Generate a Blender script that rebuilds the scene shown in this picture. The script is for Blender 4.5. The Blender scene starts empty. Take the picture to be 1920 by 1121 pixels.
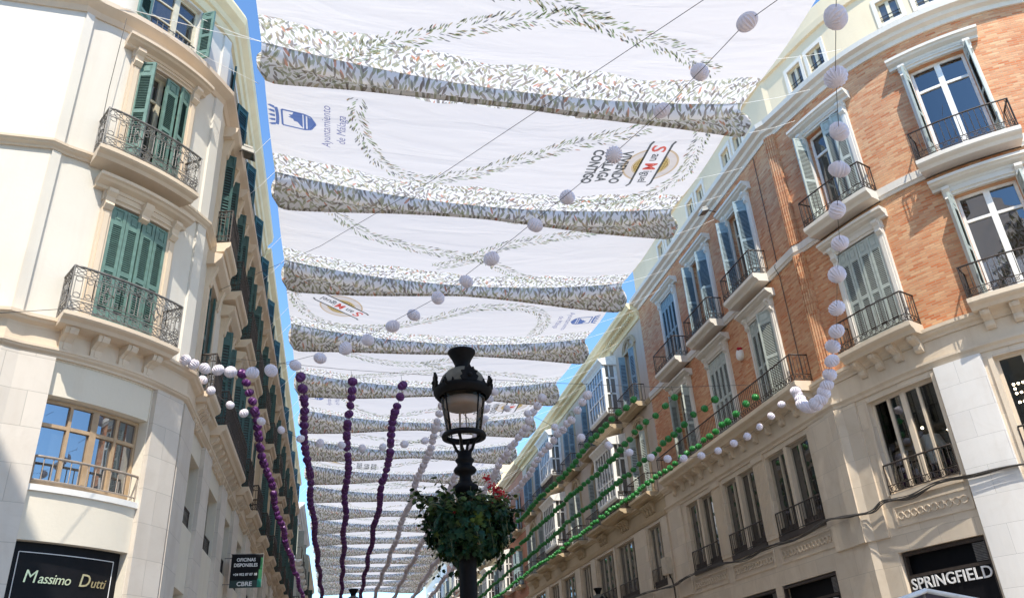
import bpy, math, random
from math import sin, cos, pi, radians, sqrt, floor, ceil, atan2, exp
from mathutils import Vector, Matrix
random.seed(11)
SC = bpy.context.scene
COL = SC.collection
# ---------------------------------------------------------------- camera
CAMLOC = Vector((0, 0, 1.6))
RC = ((0.9791728, -0.03997372, -0.19905458), (-0.19519989, -0.45498372, -0.86884223), (-0.05583574, 0.88960211, -0.45331054))
cd = bpy.data.cameras.new("camera"); cam = bpy.data.objects.new("camera", cd); COL.objects.link(cam)
cam.matrix_world = Matrix.Translation(CAMLOC) @ Matrix(RC).to_4x4()
cd.sensor_width = 36; cd.lens = 36 * 1500 / 1920; cd.clip_start = .05; cd.clip_end = 2000
SC.camera = cam
# ---------------------------------------------------------------- sky, sun, exposure
SUN_EL, SUN_AZ = radians(56), radians(184)      # azimuth the light comes from, clockwise from +Y
w = bpy.data.worlds.new("World"); SC.world = w; w.use_nodes = True
wn = w.node_tree
bg = wn.nodes["Background"]
sky = wn.nodes.new("ShaderNodeTexSky"); sky.sky_type = 'NISHITA'; sky.sun_disc = False
sky.sun_elevation = SUN_EL; sky.sun_rotation = SUN_AZ; sky.air_density = 1.0; sky.dust_density = 0.15; sky.ozone_density = 1.6
hs = wn.nodes.new("ShaderNodeMix"); hs.data_type = 'RGBA'; hs.blend_type = 'MULTIPLY'; hs.inputs[0].default_value = 1; hs.inputs[7].default_value = (.73, .94, 1.08, 1)
wn.links.new(sky.outputs[0], hs.inputs[6]); wn.links.new(hs.outputs[2], bg.inputs[0]); bg.inputs[1].default_value = 0.15
sl = bpy.data.lights.new("sun", 'SUN'); sun = bpy.data.objects.new("sun", sl); COL.objects.link(sun)
sl.energy = 3.0; sl.angle = radians(.53); sl.color = (1, .925, .80)
sd = Vector((sin(SUN_AZ) * cos(SUN_EL), cos(SUN_AZ) * cos(SUN_EL), sin(SUN_EL)))
sun.rotation_euler = sd.to_track_quat('Z', 'Y').to_euler()
SC.view_settings.view_transform = 'Standard'; SC.view_settings.look = 'None'
SC.view_settings.exposure = 1.08; SC.view_settings.gamma = 1
SC.cycles.max_bounces = 10; SC.cycles.transparent_max_bounces = 16; SC.cycles.diffuse_bounces = 6

# ================================================================ materials
MAT = {}
class NT:
    def __init__(s, name):
        s.m = bpy.data.materials.new(name); s.m.use_nodes = True; s.t = s.m.node_tree
        s.b = s.t.nodes["Principled BSDF"]; s.out = s.t.nodes["Material Output"]; MAT[name] = s.m
    def n(s, ty, **kw):
        nd = s.t.nodes.new("ShaderNode" + ty)
        for k, v in kw.items():
            if k.startswith("i_"):
                k = k[2:]; nd.inputs[int(k) if k.isdigit() else k].default_value = v
            else: setattr(nd, k, v)
        return nd
    def l(s, a, b): s.t.links.new(a, b)
    def math(s, op, a, b=None, c=None, clamp=False):
        nd = s.n("Math", operation=op); nd.use_clamp = clamp
        for i, v in enumerate((a, b, c)):
            if v is None: continue
            if isinstance(v, (int, float)): nd.inputs[i].default_value = v
            else: s.l(v, nd.inputs[i])
        return nd.outputs[0]
    def mix(s, f, a, b, blend='MIX'):
        nd = s.n("Mix", data_type='RGBA', blend_type=blend)
        for i, v in ((0, f), (6, a), (7, b)):
            if isinstance(v, (int, float)): nd.inputs[i].default_value = v
            elif isinstance(v, tuple): nd.inputs[i].default_value = (*v, 1) if len(v) == 3 else v
            else: s.l(v, nd.inputs[i])
        return nd.outputs[2]
    def noise(s, vec, scale, detail=4, rough=.55, dist=0):
        nd = s.n("TexNoise"); nd.inputs["Scale"].default_value = scale; nd.inputs["Detail"].default_value = detail
        nd.inputs["Roughness"].default_value = rough; nd.inputs["Distortion"].default_value = dist
        if vec is not None: s.l(vec, nd.inputs["Vector"])
        return nd.outputs[0]
    def mapr(s, v, a, b, c=0., d=1.):
        nd = s.n("MapRange"); nd.inputs[1].default_value = a; nd.inputs[2].default_value = b
        nd.inputs[3].default_value = c; nd.inputs[4].default_value = d; s.l(v, nd.inputs[0]); return nd.outputs[0]
    def scale(s, vec, sx, sy, sz):
        nd = s.n("Mapping"); nd.inputs["Scale"].default_value = (sx, sy, sz); s.l(vec, nd.inputs[0]); return nd.outputs[0]
    def bump(s, h, st, dist=.02):
        nd = s.n("Bump"); nd.inputs["Strength"].default_value = st; nd.inputs["Distance"].default_value = dist
        s.l(h, nd.inputs["Height"]); s.l(nd.outputs[0], s.b.inputs["Normal"]); return nd
    def obj(s): return s.n("TexCoord").outputs["Object"]
    def uv(s): return s.n("TexCoord").outputs["UV"]

def plaster(name, col, var=.12, rough=.85, stain=.25, bump=.25, tint=(.75, .62, .5)):
    t = NT(name); o = t.obj()
    big = t.noise(o, .35, 5, .6); fine = t.noise(o, 18, 3)
    st = t.noise(t.scale(o, 1.6, 1.6, .12), 1.5, 6, .65)
    dk = tuple(c * (1 - var * 1.6) for c in col); lt = tuple(min(1, c * (1 + var * .5)) for c in col)
    c = t.mix(t.mapr(big, .3, .7), dk, lt)
    c = t.mix(t.mapr(st, .5, .78, 0, stain), c, tuple(col[i] * tint[i] for i in range(3)))
    c = t.mix(t.mapr(fine, .35, .65, 0, .12), c, dk)
    t.l(c, t.b.inputs["Base Color"]); t.b.inputs["Roughness"].default_value = rough
    t.bump(t.math('ADD', t.math('MULTIPLY', fine, .5), t.math('MULTIPLY', big, 1.5)), bump, .02)
    return t
def stone(name, col, bw=1.1, bh=.62, var=.14, joint=.012, rough=.6, vein=.35):
    t = NT(name); uv = t.uv(); o = t.obj()
    br = t.n("TexBrick", offset=.5); t.l(uv, br.inputs["Vector"])
    br.inputs["Scale"].default_value = 1; br.inputs["Brick Width"].default_value = bw; br.inputs["Row Height"].default_value = bh
    br.inputs["Mortar Size"].default_value = joint / 2; br.inputs["Mortar Smooth"].default_value = .2; br.inputs["Bias"].default_value = 0
    br.inputs["Color1"].default_value = (*[c * (1 - var) for c in col], 1); br.inputs["Color2"].default_value = (*[min(1, c * (1 + var * .6)) for c in col], 1)
    br.inputs["Mortar"].default_value = (*[c * .72 for c in col], 1)
    v = t.noise(o, 1.1, 8, .7, 1.2); v2 = t.noise(t.scale(o, 1, 1, .15), 2.2, 5, .6)
    c = t.mix(t.mapr(v, .45, .7, 0, vein), br.outputs[0], tuple(col[i] * (.72, .66, .6)[i] for i in range(3)))
    c = t.mix(t.mapr(v2, .52, .8, 0, .3), c, tuple(col[i] * (.7, .64, .58)[i] for i in range(3)))
    t.l(c, t.b.inputs["Base Color"]); t.b.inputs["Roughness"].default_value = rough
    t.bump(t.math('ADD', t.math('MULTIPLY', br.outputs[1], -1.), t.math('MULTIPLY', v, .5)), .35, .02)
def simple(name, col, rough=.6, metal=0., nscale=6, var=.12, bump=.0, spec=None):
    t = NT(name); f = t.noise(t.obj(), nscale, 4)
    c = t.mix(t.mapr(f, .3, .7), tuple(x * (1 - var) for x in col), tuple(min(1, x * (1 + var)) for x in col))
    t.l(c, t.b.inputs["Base Color"]); t.b.inputs["Roughness"].default_value = rough; t.b.inputs["Metallic"].default_value = metal
    if spec is not None: t.b.inputs["Specular IOR Level"].default_value = spec
    if bump: t.bump(f, bump, .01)
    return t
plaster("plaster_cream", (.71, .675, .61), .07, stain=.26)
plaster("plaster_beige", (.62, .50, .37), .10, stain=.3)
plaster("plaster_trim", (.71, .59, .455), .08, stain=.25)
plaster("plaster_yellow", (.80, .69, .44), .08, stain=.3)
plaster("plaster_ochre", (.52, .41, .27), .12, stain=.35)
plaster("plaster_grey", (.55, .46, .37), .1, stain=.35)
plaster("plaster_attic", (.76, .64, .45), .07, stain=.2)
plaster("plaster_white", (.80, .79, .76), .05, stain=.15)
plaster("plaster_pale", (.74, .68, .57), .07, stain=.2)
plaster("plaster_red", (.46, .20, .115), .16, stain=.3)
plaster("trim_white", (.72, .68, .61), .07, stain=.28, tint=(.62, .58, .52))
plaster("trim_stone", (.70, .59, .455), .12, stain=.4, tint=(.6, .52, .44))
stone("marble_white", (.74, .72, .69), 1.15, .66, .05, vein=.2)
stone("marble_beige", (.68, .58, .455), .95, .7, .1, vein=.45)
stone("marble_left", (.66, .60, .53), .9, .62, .07, vein=.3)
stone("paving", (.45, .375, .30), .8, .8, .1)
def brick(name):
    t = NT(name); uv = t.uv()
    br = t.n("TexBrick", offset=.5); t.l(uv, br.inputs["Vector"])
    br.inputs["Scale"].default_value = 1; br.inputs["Brick Width"].default_value = .27; br.inputs["Row Height"].default_value = .07
    br.inputs["Mortar Size"].default_value = .0095; br.inputs["Mortar Smooth"].default_value = .25; br.inputs["Bias"].default_value = 0
    br.inputs["Color1"].default_value = (.56, .175, .06, 1); br.inputs["Color2"].default_value = (.66, .39, .21, 1); br.inputs["Mortar"].default_value = (.52, .37, .25, 1)
    def rnd_brick(ox, oy):
        mp = t.n("Mapping"); mp.inputs["Location"].default_value = (ox * .27, oy * .07, 0); t.l(uv, mp.inputs[0])
        b2 = t.n("TexBrick", offset=.5); t.l(mp.outputs[0], b2.inputs["Vector"])
        b2.inputs["Scale"].default_value = 1; b2.inputs["Brick Width"].default_value = .27; b2.inputs["Row Height"].default_value = .07; b2.inputs["Mortar Size"].default_value = 0
        b2.inputs["Color1"].default_value = (0, 0, 0, 1); b2.inputs["Color2"].default_value = (1, 1, 1, 1); return b2.outputs[0]
    q = t.noise(uv, 30, 2); p = t.noise(t.scale(uv, 1, 1.6, 1), .9, 5, .65)
    c = t.mix(t.mapr(rnd_brick(14, 22), .72, .8, 0, .45), br.outputs[0], (.72, .45, .25))
    c = t.mix(t.mapr(rnd_brick(36, 58), .74, .82, 0, .55), c, (.45, .135, .05))
    c = t.mix(t.math('MULTIPLY', t.mapr(p, .48, .60, 0, .55), rnd_brick(52, 94)), c, (.73, .48, .29))
    c = t.mix(br.outputs[1], c, (.52, .33, .20))
    c = t.mix(t.mapr(t.noise(t.scale(t.obj(), 1, 1, .4), .6, 5), .46, .74, 0, .45), c, (.40, .13, .055))
    t.l(c, t.b.inputs["Base Color"]); t.b.inputs["Roughness"].default_value = .85
    t.bump(t.math('ADD', t.math('MULTIPLY', br.outputs[1], -1.), t.math('MULTIPLY', q, .5)), .7, .015)
brick("brick")
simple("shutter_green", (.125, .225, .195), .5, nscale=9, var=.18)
simple("shutter_green_shaded", (.022, .075, .070), .5, nscale=9, var=.25)  # same green shutters, colour darkened to carry the street side's shade
simple("shutter_dark", (.02, .06, .062), .5, nscale=9, var=.25)
simple("shutter_grey", (.40, .44, .40), .55, nscale=8, var=.12)
simple("shutter_blue", (.22, .30, .33), .55, nscale=8, var=.15)
simple("frame_cream", (.62, .56, .42), .5)
simple("frame_white", (.80, .79, .75), .45)
simple("frame_tan", (.44, .31, .19), .5, nscale=4, var=.15)
simple("frame_taupe", (.42, .36, .28), .6, nscale=4, var=.12)
simple("iron_black", (.022, .021, .022), .42, .3, 12, .3)
simple("iron_grey", (.20, .19, .18), .5, .35, 12, .3)
simple("iron_tan", (.36, .30, .25), .5, .2, 12, .2)
simple("iron_brown", (.055, .042, .035), .55, .2, 12, .3)
simple("sign_black", (.008, .008, .010), .55, spec=.15)
simple("letter_white", (.8, .8, .8), .4)
simple("letter_gold", (.62, .52, .30), .25, .7)
simple("lamp_iron", (.005, .0045, .005), .6, .0, 25, .35, .15, spec=.12)
simple("lamp_reflector", (.24, .20, .17), .6)
simple("lamp_cap", (.13, .115, .09), .6, .0, 8, .3, spec=.15)
simple("wire", (.06, .055, .05), .6)
simple("rope", (.85, .83, .78), .7)
simple("paper_white", (.66, .62, .69), .8, nscale=30, var=.05)
simple("foil_purple", (.095, .020, .135), .38, .15, 30, .25)
simple("foil_green", (.016, .17, .03), .38, .1, 30, .25)
simple("plastic_white", (.78, .76, .72), .4)
simple("plastic_grey", (.42, .41, .38), .5)
simple("box_beige", (.55, .47, .36), .6)
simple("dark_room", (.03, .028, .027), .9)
simple("curtain", (.72, .72, .72), .9, nscale=3, var=.1)
simple("tile", (.42, .22, .13), .8, nscale=20, var=.3)
simple("leaf_dark", (.007, .024, .007), .5, nscale=14, var=.45)
simple("leaf_light", (.036, .060, .010), .5, nscale=14, var=.4)
simple("leaf_blue", (.006, .032, .018), .45, nscale=14, var=.4)
simple("leaf_dry", (.22, .13, .06), .6, nscale=14, var=.4)
simple("petal_red", (.42, .008, .022), .8, nscale=20, var=.3)
simple("stem", (.09, .10, .04), .6)
simple("soil", (.05, .035, .025), .9)
simple("canvas_blue", (.03, .035, .09), .6)
simple("shirt", (.62, .62, .64), .85, nscale=5, var=.08)
for k in ("leaf_dark", "leaf_light", "leaf_blue"):
    b = MAT[k].node_tree.nodes["Principled BSDF"]; b.inputs["Specular IOR Level"].default_value = .15
def glassy(name, base, ior, rough=.015, wav=.012):
    t = NT(name); o = t.obj()
    d = t.n("BsdfDiffuse"); d.inputs[0].default_value = (*base, 1)
    g = t.n("BsdfGlossy"); g.inputs["Roughness"].default_value = rough; g.inputs[0].default_value = (.95, .97, 1, 1)
    f = t.n("Fresnel"); f.inputs[0].default_value = ior
    bm = t.n("Bump"); bm.inputs["Strength"].default_value = .25; bm.inputs["Distance"].default_value = wav
    t.l(t.noise(o, .8, 2), bm.inputs["Height"]); t.l(bm.outputs[0], g.inputs["Normal"])
    m = t.n("MixShader"); t.l(f.outputs[0], m.inputs[0]); t.l(d.outputs[0], m.inputs[1]); t.l(g.outputs[0], m.inputs[2])
    t.l(m.outputs[0], t.out.inputs[0])
glassy("glass_dark", (.04, .037, .033), 2.1)
glassy("glass_sky", (.03, .04, .05), 3.6)
glassy("glass_grey", (.07, .075, .075), 2.0)
def clear(name, ior, tint):
    t = NT(name)
    d = t.n("BsdfTransparent"); d.inputs[0].default_value = (*tint, 1)
    g = t.n("BsdfGlossy"); g.inputs["Roughness"].default_value = .01
    f = t.n("Fresnel"); f.inputs[0].default_value = ior
    m = t.n("MixShader"); t.l(f.outputs[0], m.inputs[0]); t.l(d.outputs[0], m.inputs[1]); t.l(g.outputs[0], m.inputs[2])
    t.l(m.outputs[0], t.out.inputs[0])
clear("glass_clear", 1.5, (.9, .92, .92)); clear("glass_lamp", 1.2, (.965, .93, .91)); clear("glass_sun", 2.5, (.62, .70, .78))
def emit(name, col, s):
    t = NT(name); t.b.inputs["Emission Color"].default_value = (*col, 1); t.b.inputs["Emission Strength"].default_value = s
emit("bulb", (1, .8, .55), 9)
emit("letter_lit", (.97, .96, 1), .85)

def fabric(name, leafy):
    t = NT(name); uv = t.uv(); o = t.obj()
    white = (.88, .86, .86) if leafy else (.79, .75, .72)
    wr = t.noise(t.scale(o, .2, .9, 1), 1.5, 3, .5, .8); weave = t.noise(o, 60, 2)
    c = t.mix(t.mapr(wr, .35, .7, 0, .2), white, (.72, .70, .71))  # folds greyed in the colour, imitating uneven sun glow through the cloth
    if leafy:
        for li, (sc, off, th, seed) in enumerate(((3.3, (0, 0, 0), 1.0, 0), (3.9, (.37, .21, 0), .85, 3), (3.6, (.71, .53, 0), .85, 7))):
            mp = t.n("Mapping"); mp.inputs["Scale"].default_value = (sc * 1.75, sc * .82, 1); mp.inputs["Location"].default_value = (off[0] * 7 + seed, off[1] * 5, 0); t.l(uv, mp.inputs[0])
            vo = t.n("TexVoronoi", voronoi_dimensions='2D'); t.l(mp.outputs[0], vo.inputs["Vector"]); vo.inputs["Scale"].default_value = 1
            vo.inputs["Randomness"].default_value = .85
            df = t.n("VectorMath", operation='SUBTRACT'); t.l(mp.outputs[0], df.inputs[0]); t.l(vo.outputs["Position"], df.inputs[1])
            un = t.scale(df.outputs[0], .72, 1.5, 1)
            sp = t.n("SeparateColor"); t.l(vo.outputs["Color"], sp.inputs[0])
            ang = t.math('MULTIPLY_ADD', sp.outputs[0], 2.1, -1.05)
            rt = t.n("VectorRotate", rotation_type='Z_AXIS'); t.l(un, rt.inputs["Vector"]); t.l(ang, rt.inputs["Angle"])
            xy = t.n("SeparateXYZ"); t.l(rt.outputs[0], xy.inputs[0])
            yy = t.math('DIVIDE', xy.outputs[1], .62)
            wl = t.math('SUBTRACT', 1., t.math('MULTIPLY', yy, yy))
            wl = t.math('MULTIPLY', wl, .175 * th)
            m = t.math('LESS_THAN', t.math('ABSOLUTE', xy.outputs[0]), wl)
            rp = t.n("ValToRGB"); rp.color_ramp.interpolation = 'CONSTANT'; el = rp.color_ramp.elements
            cols = ((0, (.31, .31, .17)), (.22, (.19, .155, .125)), (.42, (.48, .49, .36)), (.60, (.34, .28, .22)), (.74, (.58, .50, .32)), (.83, (.22, .22, .19)), (.93, (.62, .24, .12)), (.965, (.40, .38, .30)))
            el[0].position = 0; el[0].color = (*cols[0][1], 1); el[1].position = cols[1][0]; el[1].color = (*cols[1][1], 1)
            for p_, q_ in cols[2:]:
                e = el.new(p_); e.color = (*q_, 1)
            t.l(sp.outputs[1], rp.inputs[0])
            c = t.mix(t.math('MULTIPLY', m, .78), c, rp.outputs[0])
    d = t.n("BsdfDiffuse"); t.l(c, d.inputs[0]); tr = t.n("BsdfTranslucent"); t.l(c, tr.inputs[0])
    bm = t.n("Bump"); bm.inputs["Strength"].default_value = .5; bm.inputs["Distance"].default_value = .2
    t.l(wr, bm.inputs["Height"]); t.l(bm.outputs[0], d.inputs["Normal"]); t.l(bm.outputs[0], tr.inputs["Normal"])
    m = t.n("MixShader"); m.inputs[0].default_value = .45 if not leafy else .50
    t.l(d.outputs[0], m.inputs[1]); t.l(tr.outputs[0], m.inputs[2]); t.l(m.outputs[0], t.out.inputs[0])
fabric("canvas_white", False); fabric("canvas_leaf", True)
def ink(name, col):
    """printing ink: a tint filter over the cloth, so the cloth's own glow shows through it"""
    t = NT(name); d = t.n("BsdfTransparent"); d.inputs[0].default_value = (*col, 1); t.l(d.outputs[0], t.out.inputs[0])
for k, v in dict(olive=(.47, .49, .35), green=(.46, .56, .36), grey=(.34, .35, .35), orange=(.78, .52, .42), sand=(.66, .57, .38), blue=(.18, .27, .55), navy=(.24, .26, .48), red=(.78, .20, .16), charcoal=(.17, .18, .18), gold=(.66, .52, .24), goldpale=(.74, .60, .42), cream=(.84, .80, .76)).items():
    ink("ink_" + k, v)

# ================================================================ facade paths (plan curves; outward is to the right of travel)
class Path:
    def __init__(s, pts, zero):
        s.p = [Vector(p) for p in pts]; s.s = [0.]
        for a, b in zip(s.p, s.p[1:]): s.s.append(s.s[-1] + (b - a).length)
        z = s.s[zero]; s.s = [v - z for v in s.s]
        s.n = []
        for i in range(len(s.p)):
            ns = []
            if i: t = (s.p[i] - s.p[i - 1]).normalized(); ns.append(Vector((t.y, -t.x)))
            if i < len(s.p) - 1: t = (s.p[i + 1] - s.p[i]).normalized(); ns.append(Vector((t.y, -t.x)))
            m = sum(ns, Vector((0, 0))).normalized(); m /= max(.4, m.dot(ns[0])); s.n.append(m)
    def idx(s, v):
        for i in range(len(s.s) - 1):
            if v <= s.s[i + 1]: return i
        return len(s.s) - 2
    def __call__(s, v, d, z):
        i = s.idx(v); t = (v - s.s[i]) / (s.s[i + 1] - s.s[i])
        q = s.p[i].lerp(s.p[i + 1], t); n = s.n[i].lerp(s.n[i + 1], min(1, max(0, t)))
        return Vector((q.x + n.x * d, q.y + n.y * d, z))
    def cuts(s, a, b, step=1e9):
        c = [a] + [v for v in s.s if a + 1e-4 < v < b - 1e-4] + [b]
        out = [c[0]]
        for x, y in zip(c, c[1:]):
            k = max(1, ceil((y - x) / step))
            out += [x + (y - x) * (j + 1) / k for j in range(k)]
        return out
    def frame(s, v, d=0):
        a = s(v, d, 0); b = s(v + .01, d, 0); t = (b - a).normalized()
        return a, t, Vector((t.y, -t.x, 0))
def catmull(c, n=6):
    c = [Vector(p) for p in c]; c = [2 * c[0] - c[1]] + c + [2 * c[-1] - c[-2]]; out = []
    for i in range(1, len(c) - 2):
        for k in range(n):
            t = k / n; a, b, d, e = c[i - 1:i + 3]
            out.append(.5 * ((2 * b) + (d - a) * t + (2 * a - 5 * b + 4 * d - e) * t * t + (3 * b - a - 3 * d + e) * t ** 3))
    return out + [c[-2]]
RCV = [(13.62, 19.0), (13.80, 18.2), (14.08, 16.95), (14.42, 15.95), (14.95, 15.0), (15.65, 14.15), (16.6, 13.35), (17.8, 12.7), (19.2, 12.2), (21, 11.9)]
PR = Path([(13.5, 180), (13.5, 19.45), (13.5, 19.2)] + catmull(RCV), 1)
LCV = [(-5.55, 14.02), (-4.95, 14.38), (-4.35, 14.9), (-3.85, 15.5), (-3.5, 16.1)]
LPTS = [(-14, 13.3), (-5.75, 13.85)] + catmull(LCV) + [(-3.3, 16.5), (-3.3, 180)]
PL = Path(LPTS, len(LPTS) - 2)

# ================================================================ mesh builder
class MB:
    def __init__(s, F=None):
        s.v = []; s.f = []; s.uv = []; s.mi = []; s.m = 0; s.F = F or (lambda a, b, c: Vector((a, b, c))); s.sm = False; s.smf = []
    def face(s, pts, uvs=None):
        i = len(s.v); s.v += [tuple(p) for p in pts]; s.f.append(tuple(range(i, i + len(pts)))); s.mi.append(s.m); s.smf.append(False)
        s.uv += uvs if uvs else [(0, 0)] * len(pts)
    def grid(s, rows, closed_u=False, closed_v=False, uvf=None, smooth=True):
        nr = len(rows); nc = len(rows[0]); b = len(s.v)
        for r in rows: s.v += [tuple(p) for p in r]
        for i in range(nr if closed_v else nr - 1):
            for j in range(nc if closed_u else nc - 1):
                i2 = (i + 1) % nr; j2 = (j + 1) % nc
                s.f.append((b + i * nc + j, b + i * nc + j2, b + i2 * nc + j2, b + i2 * nc + j)); s.mi.append(s.m); s.smf.append(smooth)
                s.uv += [uvf(i, j), uvf(i, j + 1), uvf(i + 1, j + 1), uvf(i + 1, j)] if uvf else [(0, 0)] * 4
    def box(s, a0, a1, b0, b1, c0, c1, P=None, step=1e9):
        """box in (s,d,z); P = Path adds cuts along curved stretches"""
        s.sweep([(b0, c0), (b1, c0), (b1, c1), (b0, c1)], a0, a1, P, step)
    def sweep(s, prof, a0, a1, P=None, step=1e9):
        F = P if P else s.F
        cuts = P.cuts(a0, a1, step) if P else [a0, a1]
        n = len(prof)
        per = [0.]
        for i in range(n): per.append(per[-1] + sqrt((prof[(i + 1) % n][0] - prof[i][0]) ** 2 + (prof[(i + 1) % n][1] - prof[i][1]) ** 2))
        for x, y in zip(cuts, cuts[1:]):
            for i in range(n):
                p, q = prof[i], prof[(i + 1) % n]
                if abs(p[0] - q[0]) < .25 * abs(p[1] - q[1]): uv = [(x, p[1]), (y, p[1]), (y, q[1]), (x, q[1])]
                else: uv = [(x, per[i]), (y, per[i]), (y, per[i + 1]), (x, per[i + 1])]
                s.face([F(x, *p), F(y, *p), F(y, *q), F(x, *q)], uv)
        s.face([F(a0, *p) for p in reversed(prof)], [(p[0], p[1]) for p in reversed(prof)]); s.face([F(a1, *p) for p in prof], [(p[0], p[1]) for p in prof])
    def bar(s, pts, r, F=None, k=4):
        """thin square/round bar through a polyline given in (a,b,c) space"""
        F = F or s.F; P = [F(*p) for p in pts]
        rows = []
        for i, p in enumerate(P):
            t = (P[min(i + 1, len(P) - 1)] - P[max(i - 1, 0)])
            if t.length < 1e-6: t = Vector((0, 0, 1))
            t.normalize(); u = t.cross(Vector((0, 0, 1)) if abs(t.z) < .9 else Vector((1, 0, 0))).normalized(); w_ = t.cross(u)
            rr = r[i] if isinstance(r, list) else r
            rows.append([p + (u * cos(a) + w_ * sin(a)) * rr for a in [2 * pi * (j + .5) / k for j in range(k)]])
        s.grid(rows, closed_u=True, smooth=k > 4)
        b = len(s.v) - len(rows) * k
        for q in (list(range(b + k - 1, b - 1, -1)), list(range(len(s.v) - k, len(s.v)))):
            s.f.append(tuple(q)); s.mi.append(s.m); s.smf.append(False); s.uv += [(0, 0)] * k
    def lathe(s, prof, c=(0, 0), k=24, ax=None):
        rows = [[Vector((c[0] + r * cos(2 * pi * j / k), c[1] + r * sin(2 * pi * j / k), z)) for j in range(k)] for r, z in prof]
        s.grid(rows, closed_u=True)
    def build(s, name, mats, parent=None, loc=None):
        me = bpy.data.meshes.new(name)
        if loc: s.v = [(x - loc[0], y - loc[1], z - loc[2]) for x, y, z in s.v]
        me.from_pydata(s.v, [], s.f)
        ul = me.uv_layers.new(name="UVMap"); flat = [c for uv in s.uv for c in uv]; ul.data.foreach_set("uv", flat)
        me.polygons.foreach_set("material_index", s.mi); me.polygons.foreach_set("use_smooth", s.smf)
        for m in (mats if isinstance(mats, (list, tuple)) else [mats]): me.materials.append(MAT[m])
        me.update()
        o = bpy.data.objects.new(name, me); COL.objects.link(o)
        if loc: o.location = loc
        if parent:
            o.parent = parent; o.matrix_parent_inverse = Matrix.Identity(4)
            o.location = Vector(o.location) - WLOC.get(parent.name, Vector((0, 0, 0)))
        WLOC[o.name] = (WLOC.get(parent.name, Vector((0, 0, 0))) + Vector(o.location)) if parent else Vector(o.location)
        return o
WLOC = {}
def tag(o, label=None, cat=None, group=None, kind=None):
    if label: o['label'] = label
    if cat: o['category'] = cat
    if group: o['group'] = group
    if kind: o['kind'] = kind
    return o
def thing(name, label, cat, loc=(0, 0, 0), group=None):
    o = bpy.data.objects.new(name, None); o.empty_display_size = .3; COL.objects.link(o); o.location = loc
    WLOC[o.name] = Vector(loc); return tag(o, label, cat, group)
def circle(cx, cz, r, n=10, a0=0, a1=2 * pi):
    return [(cx + r * cos(a0 + (a1 - a0) * i / n), cz + r * sin(a0 + (a1 - a0) * i / n)) for i in range(n + 1)]

# ================================================================ facade elements
def wall(P, s0, s1, z0, z1, ops, d=0, dep=.25, arches=()):
    """wall sheet with rectangular openings and their reveals"""
    m = MB(); ss = sorted(set(P.cuts(s0, s1) + [v for o in ops for v in o[:2] if s0 < v < s1])); zs = sorted({z0, z1} | {v for o in ops for v in o[2:4] if z0 < v < z1})
    for a, b in zip(ss, ss[1:]):
        if b - a < 1e-5: continue
        for c, e in zip(zs, zs[1:]):
            mx, mz = (a + b) / 2, (c + e) / 2
            if any(o[0] < mx < o[1] and o[2] < mz < o[3] for o in ops): continue
            m.face([P(a, d, c), P(b, d, c), P(b, d, e), P(a, d, e)], [(a, c), (b, c), (b, e), (a, e)])
    for o in ops:
        a, b, c, e = o[:4]; dp = o[4] if len(o) > 4 else dep
        for x in (a, b): m.face([P(x, d, c), P(x, d - dp, c), P(x, d - dp, e), P(x, d, e)], [(x, c), (x + dp, c), (x + dp, e), (x, e)])
        cc = P.cuts(a, b)
        for x, y in zip(cc, cc[1:]):
            for z in (c, e): m.face([P(x, d, z), P(y, d, z), P(y, d - dp, z), P(x, d - dp, z)], [(x, z), (y, z), (y, z + dp), (x, z + dp)])
    return m
def prof_mould(z0, z1, d, lip=.3):
    h = z1 - z0
    return [(-.02, z0), (d * .35, z0), (d * .4, z0 + h * .25), (d * .75, z0 + h * .45), (d * .85, z0 + h * .62), (d, z0 + h * .7), (d, z1), (-.02, z1)]
def leaf(m, P, s, ang, width, z0, z1, side, lou=True, d=.03, th=.05, panels=(.0, .13, .48, .87, 1.), slat=.05):
    """one shutter leaf hinged at s; ang 0 = closed across opening towards +s*side, 180 = flat open"""
    o, t, n = P.frame(s, d)
    u = t * side * cos(ang) + n * sin(ang); v = (n * cos(ang) - t * side * sin(ang))
    F = lambda a, b, c: o + u * a + v * b + Vector((0, 0, c))
    st = .07
    m.m = 0
    old = m.F; m.F = F
    m.box(.004, st, 0, th, z0, z1); m.box(width - st, width - .004, 0, th, z0, z1)
    H = z1 - z0
    for p in panels: zc = z0 + H * p; m.box(st, width - st, 0, th, max(z0, zc - .045), min(z1, zc + .045))
    for i, (p, q) in enumerate(zip(panels, panels[1:])):
        a, b = z0 + H * p + .045, z0 + H * q - .045
        if q - p < .2 or not lou:
            m.box(st, width - st, .012, th - .018, a, b)
            if width > .3: m.box(st + .04, width - st - .04, .0, th - .006, a + .05, b - .05)
        else:
            m.m = 1; m.box(st, width - st, th * .40, th * .46, a, b); m.m = 0
            k = int((b - a) / slat)
            for j in range(k):
                z = a + (j + .2) * (b - a) / k
                m.face([F(st, th * .9, z), F(width - st, th * .9, z), F(width - st, th * .5, z + slat * .62), F(st, th * .5, z + slat * .62)])
                m.face([F(st, th * .05, z), F(width - st, th * .05, z), F(width - st, th * .38, z + slat * .62), F(st, th * .38, z + slat * .62)])
    m.F = old
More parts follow.
